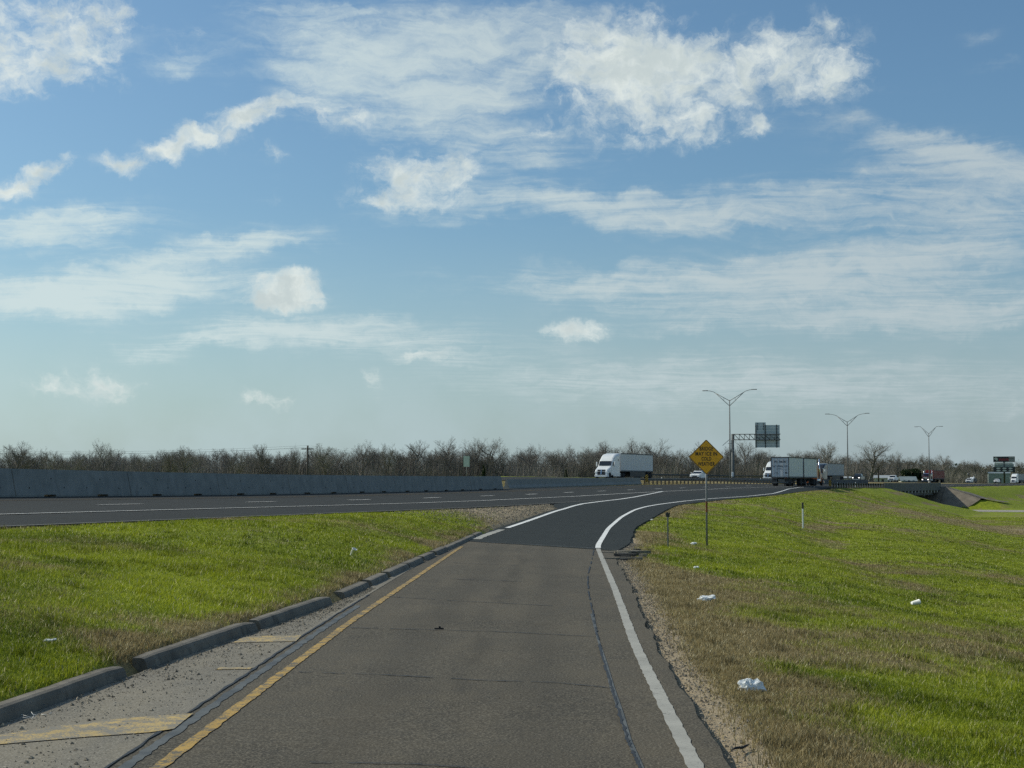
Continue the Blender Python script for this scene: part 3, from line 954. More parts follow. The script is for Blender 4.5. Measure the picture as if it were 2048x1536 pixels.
# underpass road
ur = []
for t_ in np.arange(-70, 130, 4.0):
    sm_ = (S_NEAR + S_FAR) / 2
    row = []
    for w in (-8.5, -3, 3, 8.5):
        p = hw(sm_ + w, t_)
        row.append((p.x, p.y, ZLOW + .06))
    ur.append(row)
tag(link('underpass_road', grid_mesh('underpass_road', np.array(ur), 'far_concrete', {'lane': ('FLOAT', np.zeros((len(ur), 4)))}, .3)), kind='structure')

# ------------------------------------------------------------------ kerb of separate cast lengths
kerb = bpy.data.objects.new('kerb', None); col.objects.link(kerb)
tag(kerb, kind='structure')
def kerb_piece(D0, D1, h, w=.20, ends=True):
    Dq = np.arange(D0, D1 + .01, .45)
    if len(Dq) < 3: Dq = np.linspace(D0, D1, 4)
    secs = []
    for i, D in enumerate(Dq):
        x = float(KX(D)); z = float(ramp_z(x + .02, D)); tx = (float(KX(D + .2)) - float(KX(D - .2))) / .4
        n = Vector((-1, tx, 0)).normalized()           # away from the lane
        e = 1.0
        if ends and i == len(Dq) - 1: e = .82
        if ends and i == 0: e = .92
        b_ = Vector((x, D, z))
        hh = h * e * (1 + random.uniform(-.03, .03))
        prof = [(0, -.1), (.01, 0), (.035, hh * .6), (.06, hh * .9), (.10, hh), (w, hh), (w, -.1)]
        secs.append([b_ + n * u + Vector((0, 0, v)) for u, v in prof])
    mb = MB(); mb.loft(secs, smooth=False)
    mb.build('kerb_stone', 'kerb_concrete', kerb)
for a, b_, h in ((2.5, 9.9, .135), (9.93, 17.7, .14), (18.25, 22.9, .145), (22.92, 27.7, .145)):
    kerb_piece(a, b_, h)
D = 28.6
while D < 57:
    L_ = random.uniform(2.6, 3.3)
    kerb_piece(D, min(D + L_ - .05, 57.5), .115 if D < 45 else .095, .24, False)
    D += L_

# ------------------------------------------------------------------ roadside concrete barrier, separate precast lengths
BL, BH = 9.14, 1.10
def barrier_mesh():
    mb = MB(); Lb = BL - .05
    slots = [(2.0, 2.9), (6.2, 7.1)]
    full = [(-.0, 0), (.0, .07), (-.22, BH), (-.40, BH), (-.62, .07), (-.62, 0)]
    raised = [(-.0, .085), (-.22, BH), (-.40, BH), (-.62, .085)]
    x = 0.0
    for a, b2 in slots + [(Lb, None)]:
        mb.prism(full, 'x', x, a)
        if b2:
            mb.prism(raised, 'x', a, b2); x = b2
    return mb.mesh('barrier_body', 'barrier_concrete')
bmesh_body = barrier_mesh()
hole = MB()
hole.lathe([(.0, 0), (.038, 0), (.038, .012), (.0, .012)], 8, Matrix.Rotation(-math.pi / 2 + .2, 4, 'X'))
hole_me = hole.mesh('pin_hole', 'hole_dark')
nb = 0
for k in range(-7, 9):
    s0 = 5.4 + BL * k - (0 if k < 9 else 0)
    if s0 + BL > 84: break
    a, b_ = hw(s0, -6.62), hw(s0 + BL, -6.62)
    X_ = (b_ - a).normalized(); Y_ = Vector((X_.y, -X_.x, 0)).normalized(); Z_ = X_.cross(Y_) * -1
    if Z_.z < 0: Z_ = -Z_
    Mx = Matrix(((X_.x, -Y_.x, Z_.x, a.x), (X_.y, -Y_.y, Z_.y, a.y), (X_.z, -Y_.z, Z_.z, a.z), (0, 0, 0, 1)))
    # local +x along the road, local -y towards the carriageway: flip profile by mirroring y in mesh space
    th = thing('concrete_barrier', 'grey precast concrete barrier length in the row along the highway shoulder', 'barrier', group='concrete barrier lengths beside the highway')
    th.matrix_world = Mx
    body = link('barrier_body', bmesh_body, th)
    body.matrix_local = Matrix.Rotation(0, 4, 'Z') @ Matrix.Scale(-1, 4, (0, 1, 0))
    for hx_, hz_ in ((1.0, .34), (3.6, .36), (5.4, .36), (8.1, .34), (2.7, .72), (6.6, .72)):
        ho = link('pin_hole', hole_me, th)
        ho.location = (hx_, -(-.215 * hz_ / BH) - .010 + .0, hz_)
        ho.location.y = (.22 * (hz_ - .07) / (BH - .07)) - .006
    nb += 1

# continuous older median barrier further on
mb = MB(); secs = []
for s in np.arange(82.5, 142, 2.0):
    o = -7.25 - 1.95 * (s - 82) / 59
    th_ = hdg(s); n = Vector((math.cos(th_), -math.sin(th_), 0)); b_ = hw(s, o); b_.z -= .05
    prof = [(0, 0), (0, .12), (-.14, .36), (-.20, .86), (-.36, .86), (-.42, .36), (-.56, .12), (-.56, 0)]
    secs.append([b_ + n * u + Vector((0, 0, v)) for u, v in prof])
mb.loft(secs)
tag(mb.build('median_barrier', 'barrier_pale'), 'low pale concrete median barrier behind the strip of dry grass', 'barrier')

# ------------------------------------------------------------------ guardrails
WB = [(.0, -.155), (.035, -.14), (.075, -.10), (.075, -.065), (.02, -.03), (.02, .03), (.075, .065), (.075, .10), (.035, .14), (0, .155)]
def guardrail(label, s0, s1, of, side, post_step, h=.70, post='wood_post', rail='galv_dull', group=None):
    base = hw(s0, of(s0))
    g = thing('guardrail', label, 'guardrail', base, 0, group)
    mb = MB(); P = []
    ss = np.arange(s0, s1 + .01, min(2.0, post_step))
    for s in ss:
        th_ = hdg(s); n = Vector((math.cos(th_), -math.sin(th_), 0)) * side; p = hw(s, of(s)) - base
        P.append([p + n * (.10 + u) + Vector((0, 0, h - .16 + v)) for u, v in WB] + [p + n * .085 + Vector((0, 0, h - .16 - v)) for u, v in WB[1:-1]])
    mb.loft(P); mb.build('rail', rail, g)
    pmb = MB(); pmb.box((0, 0, h / 2 - .12), (.17, .19, h + .26), bev=.012)
    pmb.box((0.0, side * .0, h - .16), (.17, .19, .30))
    pme = pmb.mesh('post', post)
    for s in np.arange(s0 + .4, s1, post_step):
        p = hw(s, of(s)) - base
        po = link('post', pme, g); po.location = p; po.rotation_euler = (0, 0, -hdg(s))
    return g
guardrail('long steel guardrail on stubby posts in the median past the pale barrier', 141.5, 216, lambda s: -9.2 + .3 * min(1, (s - 141) / 40), 1, 1.9)
guardrail('dark guardrail with close posts on the grass edge leading to the bridge parapet', 182, 221.5, lambda s: EO + .35, -1, 1.9, .72, 'wood_post', 'galv_dull')
guardrail('weathered guardrail beyond the opposite carriageway below the bare woods', 205, 400, lambda s: -37.3, 1, 5.7, .80, 'wood_post', 'steel_dark')

def object_marker(label, p, bear):
    t_ = thing('object_marker', label, 'marker', p, -bear)
    w, h = .38, .92
    mb = MB(); mb.box((0, 0, .75), (w, .012, h)); mb.build('panel', 'sign_black', t_)
    mb = MB()
    for k_ in range(-3, 5):
        a = [(-w / 2, .29 + k_ * .29), (w / 2, .29 + k_ * .29 + w), (w / 2, .42 + k_ * .29 + w), (-w / 2, .42 + k_ * .29)]
        poly = []
        def clip(poly, f_in, inter):
            out_ = []
            for i in range(len(poly)):
                p0, p1 = poly[i], poly[(i + 1) % len(poly)]
                if f_in(p0): out_.append(p0)
                if f_in(p0) != f_in(p1): out_.append(inter(p0, p1))
            return out_
        z0, z1 = .75 - h / 2 + .02, .75 + h / 2 - .02
        for zc, sg in ((z0, 1), (z1, -1)):
            a = clip(a, lambda q: sg * (q[1] - zc) >= 0, lambda p0, p1: (p0[0] + (p1[0] - p0[0]) * (zc - p0[1]) / (p1[1] - p0[1]), zc)) if a else a
        if len(a) >= 3: mb.prism(a, 'y', -.012, -.009)
    mb.build('stripes', 'marker_yellow', t_)
    mb = MB(); mb.box((0, .05, .2), (.10, .08, 1.6)); mb.build('post', 'wood_post', t_)
p = hw(141.0, -8.7); object_marker('black and yellow striped marker where the pale barrier meets the median guardrail', p, hdg(141) - .1)
p = hw(180.6, EO + .2); p.z -= .05; object_marker('black and yellow striped marker on the end of the guardrail by the grass slope', p, hdg(181) - .1)

# ------------------------------------------------------------------ the overpass
def sweep(mb, s0, s1, prof, step=4.0, zf=None):
    secs = []
    for s in np.arange(s0, s1 + .01, step):
        th_ = hdg(s); n = Vector((math.cos(th_), -math.sin(th_), 0)); c_ = hw(s, 0)
        secs.append([Vector((c_.x + n.x * o, c_.y + n.y * o, float(hzo(s, o)) + z)) for o, z in prof])
    mb.loft(secs)
br = thing('overpass_bridge', 'concrete highway overpass with low parapet and girders over the underpass road', 'bridge', hw(S_NEAR, 0) * 1.0)
br.location.z = 0
bo = br.location.copy()
def bpart(name, mb, mat):
    mb.v = [tuple(Vector(q) - bo) for q in mb.v]
    return mb.build(name, mat, br)
SN, SF = S_NEAR - .5, S_FAR + .8
mb = MB(); sweep(mb, SN, SF, [(-7.05, -.34), (-7.05, -.62), (EO + .45, -.62), (EO + .45, -.34)], (SF - SN) / 12); bpart('deck', mb, 'bridge_concrete')
mb = MB(); sweep(mb, SN, SF, [(EO + .06, -.36), (EO + .06, .0), (EO + .18, .28), (EO + .22, .80), (EO + .46, .80), (EO + .46, -.36)], (SF - SN) / 12); bpart('parapet', mb, 'bridge_concrete')
mb = MB(); sweep(mb, SN, SF, [(-7.06, -.36), (-7.06, .80), (-7.4, .80), (-7.4, -.36)], (SF - SN) / 12); bpart('parapet', mb, 'bridge_concrete')
for o in np.arange(-6.2, 7.0, 2.15):
    mb = MB(); sweep(mb, SN + .4, SF - .4, [(o - .30, -.622), (o - .22, -.85), (o - .10, -1.0), (o - .10, -1.35), (o - .28, -1.5), (o + .28, -1.5), (o + .10, -1.35), (o + .10, -1.0), (o + .22, -.85), (o + .30, -.622)], (SF - SN) / 8); bpart('girder', mb, 'bridge_concrete')
for s in (S_NEAR + 14, S_FAR - 15):
    for o in (-5.5, 0, 5.5):
        p = hw(s, o); mb = MB(); mb.tube([(p.x, p.y, ZLOW - .3), (p.x, p.y, p.z - 1.95)], .38, 12); bpart('column', mb, 'bridge_concrete')
    a, b_ = hw(s, -7), hw(s, 7); d = b_ - a
    mb = MB(); mb.box((a + b_) / 2 - Vector((0, 0, 1.78)), (d.length, .8, .5), Matrix.Rotation(math.atan2(d.y, d.x), 3, 'Z')); bpart('bent_cap', mb, 'bridge_concrete')
for s in np.arange(S_NEAR + 4, S_FAR, 3.2):       # drain / bearing blocks along the fascia
    p = hw(s, EO + .30); mb = MB(); mb.box(p - Vector((0, 0, .86)), (.9, .22, .46), Matrix.Rotation(math.pi / 2 - hdg(s), 3, 'Z')); bpart('fascia_block', mb, 'barrier_pale')
P = []
for s in np.arange(S_FAR - 7.2, S_FAR + .9, .8):     # sloping concrete apron below the far end
    P.append([(hw(s, o).x, hw(s, o).y, max(ZLOW + .05, float(hz(s)) - .87 - (S_FAR - s) / 1.55)) for o in (-9, -6, -3, 0, 3, 6, 8.2)])
link('slope_paving', grid_mesh('slope_paving', np.array(P) - np.array(bo), 'riprap'), br)
P = []
oo3 = np.linspace(8.2, 19.0, 40)                      # and its wing wrapping round onto the embankment side
WP = []
for o in oo3:
    u = (o - 8.2) / 10.8
    lo_, hi_ = S_FAR - 8.2 + 11 * u * u, S_FAR + .9 + 11.2 * u
    WP.append([tuple(hw(s, o)) for s in np.linspace(lo_, hi_, 40)])
WP = np.array(WP)
WP[:, :, 2] = ground_z(WP[:, :, 0], WP[:, :, 1]) + .30
link('slope_paving', grid_mesh('slope_paving', WP - np.array(bo), 'riprap'), br)
mb = MB(); sweep(mb, S_FAR + .9, S_FAR + 2.0, [(-7.4, -.3), (-7.4, -1.9), (EO + .5, -1.9), (EO + .5, -.3)], 1.0); bpart('abutment', mb, 'bridge_concrete')
br2 = thing('overpass_bridge', 'second concrete overpass deck carrying the opposite carriageway', 'bridge', (bo.x, bo.y, 0))
mb = MB(); sweep(mb, SN, SF, [(-36.4, -.36), (-36.4, -1.3), (-23.6, -1.3), (-23.6, -.36)], (SF - SN) / 12); mb.v = [tuple(Vector(q) - bo) for q in mb.v]; mb.build('deck', 'bridge_concrete', br2)
mb = MB(); sweep(mb, SN, SF, [(-23.62, -.4), (-23.62, .55), (-23.3, .55), (-23.3, -.4)], (SF - SN) / 12); mb.v = [tuple(Vector(q) - bo) for q in mb.v]; mb.build('parapet', 'bridge_concrete', br2)

# ------------------------------------------------------------------ warning sign
def text_mesh(body, size, mat, xs=1.0, bold=0.0, spacing=1.0):
    cu = bpy.data.curves.new('lettering', 'FONT')
    cu.body = body; cu.size = size; cu.align_x = 'CENTER'; cu.align_y = 'CENTER'; cu.offset = bold; cu.extrude = .002
    cu.space_character = spacing; cu.resolution_u = 3
    ob = bpy.data.objects.new('tmp', cu); col.objects.link(ob)
    dg = bpy.context.evaluated_depsgraph_get()
    me = bpy.data.meshes.new_from_object(ob.evaluated_get(dg))
    bpy.data.objects.remove(ob)
    me.transform(Matrix.Diagonal((xs, 1, 1, 1)))
    me.materials.clear(); me.materials.append(MATS[mat])
    return me
def rounded_diamond(h, r):
    """half diagonal h, corner radius r"""
    pts = []
    for k_ in range(4):
        a = math.pi / 2 * k_
        c_ = Vector((math.cos(a), math.sin(a))) * (h - r * math.sqrt(2))
        for j in range(-2, 3):
            b_ = a + j * math.pi / 8
            pts.append((c_.x + r * math.cos(b_), c_.y + r * math.sin(b_)))
    return pts
sp = at(1414, 1090, 57.0); sp.z = gz(sp.x, sp.y)
sg = thing('warning_sign', 'yellow diamond warning sign BRIDGE MAY ICE IN COLD WEATHER on a thin steel post', 'road sign', sp, R(-2))
zc = at(1413, 914, 57.0).z - sp.z
mb = MB(); mb.tube([(0, .03, -.4), (0, .03, zc + .45)], .036, 10); mb.build('post', 'galv', sg)
mb = MB(); mb.tube([(0, .03, 1.25), (0, .03, 1.65)], .0375, 10, cap=False); mb.build('rust_band', 'rust', sg)
H2 = .655
mb = MB(); mb.prism([(x, z + zc) for x, z in rounded_diamond(H2, .05)], 'y', -.012, -.008); pan = mb.build('panel', 'sign_yellow', sg)
mb = MB()
oo_, ii_ = rounded_diamond(H2 - .012, .042), rounded_diamond(H2 - .040, .036)
n = len(oo_); mb.add([(x, -.0135, z + zc) for x, z in oo_ + ii_], [(k_, (k_ + 1) % n, (k_ + 1) % n + n, k_ + n) for k_ in range(n)])
mb.build('border', 'sign_black', pan)
for txt, dz_, wd in (('BRIDGE', .300, .50), ('MAY ICE IN', .112, .80), ('COLD', -.075, .36), ('WEATHER', -.262, .63)):
    me = text_mesh(txt, .195, 'sign_black', 1.0, .0045, 1.10)
    xs_ = [v.co.x for v in me.vertices]; me.transform(Matrix.Diagonal((wd / (max(xs_) - min(xs_)), 1, 1, 1)))
    le = link('legend', me, pan); le.rotation_euler = (math.pi / 2, 0, 0); le.location = (0, -.0145, zc + dz_)
for dz_ in (.47, -.47):
    mb = MB(); mb.lathe([(0, 0), (.012, 0), (.012, .006), (0, .006)], 8, Matrix.Translation((0, -.013, zc + dz_)) @ Matrix.Rotation(math.pi / 2, 4, 'X')); mb.build('bolt', 'galv', pan)

# ------------------------------------------------------------------ delineators
p = at(1336, 1100, 51.0); p.z = gz(p.x, p.y)
d1 = thing('delineator_post', 'short grey steel delineator post with a battered top, between ramp and warning sign', 'post', p)
mb = MB(); mb.prism([(-.022, -.02), (.022, -.02), (.022, .012), (.012, .012), (.012, -.01), (-.012, -.01), (-.012, .012), (-.022, .012)], 'z', -.3, 1.06); mb.build('post', 'galv', d1)
mb = MB(); mb.add([(-.06, -.025, 1.02), (.055, -.025, 1.0), (.075, -.03, 1.16), (.02, -.045, 1.14), (-.02, -.03, 1.19), (-.075, -.02, 1.12)], [(0, 1, 2, 3, 4, 5)])
mb.add([(-.06, -.018, 1.02), (.055, -.018, 1.0), (.075, -.023, 1.16), (.02, -.038, 1.14), (-.02, -.023, 1.19), (-.075, -.013, 1.12)], [(5, 4, 3, 2, 1, 0)])
mb.build('torn_reflector', 'steel_dark', d1)
p = at(1606, 1062, 88.0); p.z = gz(p.x, p.y)
d2 = thing('delineator_post', 'slim white marker post with a dark cap standing in the grass swale', 'post', p)
mb = MB(); mb.box((0, 0, .45), (.085, .05, 1.5), bev=.012); mb.build('post', 'white_plastic', d2)
mb = MB(); mb.box((0, 0, 1.30), (.10, .06, .36), bev=.012); mb.build('cap', 'trim_dark', d2)
for X, s, o, lab in ((1323, 0, 0, 'thin white stub post in the median grass near the striped marker'), (1520, 0, 0, 'thin white stub post in the median ahead of the parcel trailers'), (1674, 0, 0, 'small white reflector post beside the far lane just past the orange tractor'), (1710, 0, 0, 'small white reflector post behind the dark guardrail')):
    oo2 = -11.0 if X < 1600 else 5.9
    best = min(np.arange(120, 260, .5), key=lambda q: abs(1024 + F * hw(q, oo2).x / hw(q, oo2).y - X))
    p = hw(best, oo2); p.z -= .05
    t_ = thing('reflector_post', lab, 'post', p, -hdg(best))
    mb = MB(); mb.box((0, 0, .35), (.10, .05, 1.0), bev=.01); mb.build('post', 'white_plastic', t_)
    mb = MB(); mb.box((0, -.03, .74), (.07, .012, .12)); mb.build('reflector', 'headlamp', t_)

# ------------------------------------------------------------------ highway light masts
def light_mast(label, p, bear, H, reach, rise, joint, droop):
    t_ = thing('light_mast', label, 'street light', p, -bear, 'double-armed light masts along the median')
    mb = MB(); mb.tube([(0, 0, 0), (0, 0, H * .5), (0, 0, H)], [.17, .13, .085], 12); mb.build('pole', 'galv', t_)
    mb = MB(); mb.tube([(0, 0, -.4), (0, 0, .55)], .34, 12); mb.build('footing', 'barrier_pale', t_)
    for sx_ in (-1, 1):
        arm = MB()
        j = Vector((sx_ * joint[0], 0, H + joint[1])); e = Vector((sx_ * reach, 0, H + rise))
        arm.tube([(0, 0, H - .15), j], .055, 6)
        arm.tube([(0, 0, H - 1.05), j], .055, 6)
        arm.tube([(sx_ * joint[0] * .40, 0, H - .15 + .40 * (joint[1] + .15)), (sx_ * joint[0] * .40, 0, H - 1.05 + .40 * (joint[1] + 1.05))], .03, 5)
        c1 = j + Vector((sx_ * .35, 0, .22)); c2 = j.lerp(e, .55) + Vector((0, 0, .16))
        arm.tube([j, c1, c2, e], .05, 6)
        a_ = arm.build('arm', 'galv', t_)
        lum = MB(); lum.loft([[Vector((e.x + sx_ * u, v * w, e.z - .05 + h_)) for v, h_ in ((-1, 0), (-1, .07), (-.5, .13), (.5, .13), (1, .07), (1, 0))] for u, w in ((-.55, .06), (-.3, .17), (.25, .19), (.45, .08))])
        lum.build('luminaire', 'galv_dull', a_)
for lab, X, Yt, D, reach, rise, joint in (('tall double-armed light mast beside the overhead sign gantry', 1460.5, 800, 272, 4.55, 1.75, (2.6, 1.30)), ('double-armed light mast behind the grey trailer and bare spreading tree', 1696, 843, 345, 4.55, 1.75, (2.2, 1.2)), ('far double-armed light mast with short arms in front of the red container truck', 1859, 866.6, 427, 3.45, 1.85, (1.95, 1.65))):
    p = at(X, 962, D)
    s_, o_ = to_so([p.x], [p.y]); p.z = gz(p.x, p.y)
    light_mast(lab, p, hdg(s_[0]), at(X, Yt, D).z - p.z, reach, rise, joint, 0)

# ------------------------------------------------------------------ overhead sign gantry (seen from behind)
D = 305
p = at(1466, 955, D); p.z = gz(p.x, p.y) - .1
sG, oG = to_so([p.x], [p.y])
ga = thing('sign_gantry', 'overhead cantilever sign gantry seen from behind with truss arm and panels', 'sign gantry', p, R(-6))
top = at(1466, 868, D).z - p.z
mb = MB(); mb.tube([(0, 0, 0), (0, 0, top)], [.34, .28], 14); mb.build('column', 'galv_dull', ga)
zu, zl_ = top - .05, top - 1.15
for yy in (-.45, .45):
    for z_ in (zu, zl_):
        mb = MB(); mb.tube([(.1, yy, z_), (9.35, yy, z_)], .075, 6); mb.build('truss_chord', 'galv_dull', ga)
mb = MB()
nseg = 9
for k_ in range(nseg):
    x0, x1 = .3 + k_ * 1.0, .3 + (k_ + 1) * 1.0
    for yy in (-.45, .45):
        mb.tube([(x0, yy, zu), (x1, yy, zl_)], .04, 5); mb.tube([(x0, yy, zl_), (x0, yy, zu)], .04, 5)
    mb.tube([(x0, -.45, zu), (x0, .45, zu)], .035, 5); mb.tube([(x0, -.45, zl_), (x0, .45, zl_)], .035, 5)
mb.build('truss_lattice', 'galv_dull', ga)
def pz(Y): return at(1500, Y, D).z - p.z
def pxl(X): return (X - 1466) / F * D
zt, zb_ = pz(850), pz(895)
k_ = 0
nr = 8
for i in range(nr):
    mb = MB(); a = zb_ + (zt - zb_) * i / nr; b_ = zb_ + (zt - zb_) * (i + 1) / nr
    mb.box(((pxl(1511) + pxl(1559.5)) / 2, .72, (a + b_) / 2), (pxl(1559.5) - pxl(1511), .05, b_ - a - .012)); mb.build('sign_panel', 'sign_back', ga)
mb = MB(); mb.box(((pxl(1511) + pxl(1532)) / 2, .72, zt + .27), (pxl(1532) - pxl(1511), .05, .50)); mb.build('exit_tab', 'sign_back', ga)
for X in (1512.5, 1531, 1553.5):
    mb = MB(); mb.box((pxl(X), .62, (zt + zb_) / 2), (.16, .14, zt - zb_ + .15)); mb.build('stringer', 'steel_dark', ga)
for X in (1516, 1527.5):
    mb = MB(); mb.box((pxl(X), .64, zt - .3), (.07, .09, 1.4)); mb.build('stringer', 'steel_dark', ga)
mb = MB(); mb.box((-1.25, 0, pz(884.5)), (1.95, 1.3, .09), Matrix.Rotation(R(-42), 3, 'Y')); mb.build('solar_panel', 'solar_glass', ga)
mb = MB(); mb.tube([(-.1, 0, pz(887)), (-.95, 0, pz(887))], .04, 5); mb.build('bracket', 'galv_dull', ga)
mb = MB(); mb.box((-.12, -.45, pz(949)), (.42, .28, .85), bev=.03); mb.build('cabinet', 'white_paint', ga)

# back of a guide sign on the other roadside, left
p = at(933, 955, 262); p.z = gz(p.x, p.y)
t_ = thing('guide_sign', 'plain grey back of a rectangular guide sign in front of the bare woods', 'road sign', p, R(-4))
z0_, z1_ = at(933, 933.5, 262).z - p.z, at(933, 912, 262).z - p.z
w_ = 13.5 / F * 262
mb = MB(); mb.box((0, 0, (z0_ + z1_) / 2), (w_, .03, z1_ - z0_)); mb.build('panel', 'sign_back', t_)
for sx_ in (-1, 1):
    mb = MB(); mb.box((sx_ * w_ / 2 * .98, -.02, (z0_ + z1_) / 2), (.05, .05, z1_ - z0_)); mb.build('edge_brace', 'steel_dark', t_)
mb = MB(); mb.tube([(0, .06, -.2), (0, .06, z1_ - .2)], .05, 8); mb.build('post', 'galv', t_)

# ------------------------------------------------------------------ utility poles and wires
def utility_pole(label, X, Ytop, D, arm=True, bear=R(20), can=False):
    p = at(X, 955, D); p.z = gz(p.x, p.y)
    H = at(X, Ytop, D).z - p.z
    t_ = thing('utility_pole', label, 'utility pole', p, -bear)
    mb = MB(); mb.tube([(0, 0, -.5), (0, 0, H)], [.26, .19], 8); mb.build('pole', 'pole_wood', t_)
    if arm:
        mb = MB(); mb.box((0, -.12, H - .75), (2.9, .14, .20)); mb.build('crossarm', 'pole_wood', t_)
        for xx in (-1.05, -.5, .5, 1.05):
            mb = MB(); mb.tube([(xx, -.12, H - .69), (xx, -.12, H - .50)], [.05, .035], 6); mb.build('insulator', 'galv_dull', t_)
    if can:
        mb = MB(); mb.tube([(-.35, 0, H * .62), (-.35, 0, H * .62 + 1.0)], .24, 10); mb.build('transformer', 'galv', t_)
    return p, H
pp, pH = utility_pole('wooden utility pole with crossarm rising in front of the bare woods', 615, 891, 330)
utility_pole('short dark utility pole with a transformer left of the white pickup', 1757, 931, 470, False, 0, True)
utility_pole('distant utility pole behind the pickup towing a trailer', 1938, 941, 640, False, 0, True)
wr = thing('power_line', 'thin power lines strung from the wooden utility pole above the treetops', 'power line', pp)
for off_ in (-1.05, .0, 1.05):
    for tgt in (Vector((-115, 8, .6)), Vector((70, 25, -3.5))):
        mb = MB(); pts = []
        a = Vector((off_ * math.cos(R(-20)), off_ * math.sin(R(-20)), pH - .45 if off_ else pH))
        for k_ in np.linspace(0, 1, 15):
            q = a + tgt * k_; q.z -= 4 * 1.6 * k_ * (1 - k_); pts.append(q)
        mb.tube(pts, .016, 3); mb.build('wire', 'trim_dark', wr)

# ------------------------------------------------------------------ vehicles (local +x forward, +y left)
def wheel_mesh(r, w):
    t1 = MB(); t1.lathe([(r * .58, -w / 2), (r * .93, -w / 2), (r, -w * .36), (r, w * .36), (r * .93, w / 2), (r * .58, w / 2)], 18, Matrix.Rotation(math.pi / 2, 4, 'X'))
    t2 = MB(); t2.lathe([(0, -w * .38), (r * .2, -w * .44), (r * .3, -w * .3), (r * .58, -w * .34), (r * .58, w * .34), (r * .3, w * .3), (r * .2, w * .44), (0, w * .38)], 14, Matrix.Rotation(math.pi / 2, 4, 'X'))
    return t1.mesh('tyre', 'tyre'), t2.mesh('rim', 'rim')
TRK_W = wheel_mesh(.51, .29)
TRK_D = wheel_mesh(.51, .60)
CAR_W = wheel_mesh(.37, .25)
SUV_W = wheel_mesh(.41, .27)
def wheel(parent, wm, loc):
    e = bpy.data.objects.new('wheel', wm[0]); col.objects.link(e); e.parent = parent; e.location = loc
    link('rim', wm[1], e)
def rsec(x, w, z0, z1, r, wt=None):
    """rounded section across the vehicle at x; wt = half width at top"""
    wt = w if wt is None else wt
    return [Vector((x, -w, z0 + r * .5)), Vector((x, -w + r * .5, z0)), Vector((x, w - r * .5, z0)), Vector((x, w, z0 + r * .5)),
            Vector((x, wt + (w - wt) * .25, z1 - r)), Vector((x, wt - r * .3, z1 - r * .3)), Vector((x, wt - r, z1)), Vector((x, -wt + r, z1)), Vector((x, -wt + r * .3, z1 - r * .3)), Vector((x, -wt - (w - wt) * .25, z1 - r))]
def patch(mb, pts, th=.012):
    pts = [Vector(q) for q in pts]
    n = (pts[1] - pts[0]).cross(pts[2] - pts[0]).normalized()
    k_ = len(pts)
    mb.add(pts + [q + n * th for q in pts], [tuple(range(k_ - 1, -1, -1)), tuple(range(k_, 2 * k_))] + [(i, (i + 1) % k_, (i + 1) % k_ + k_, i + k_) for i in range(k_)])
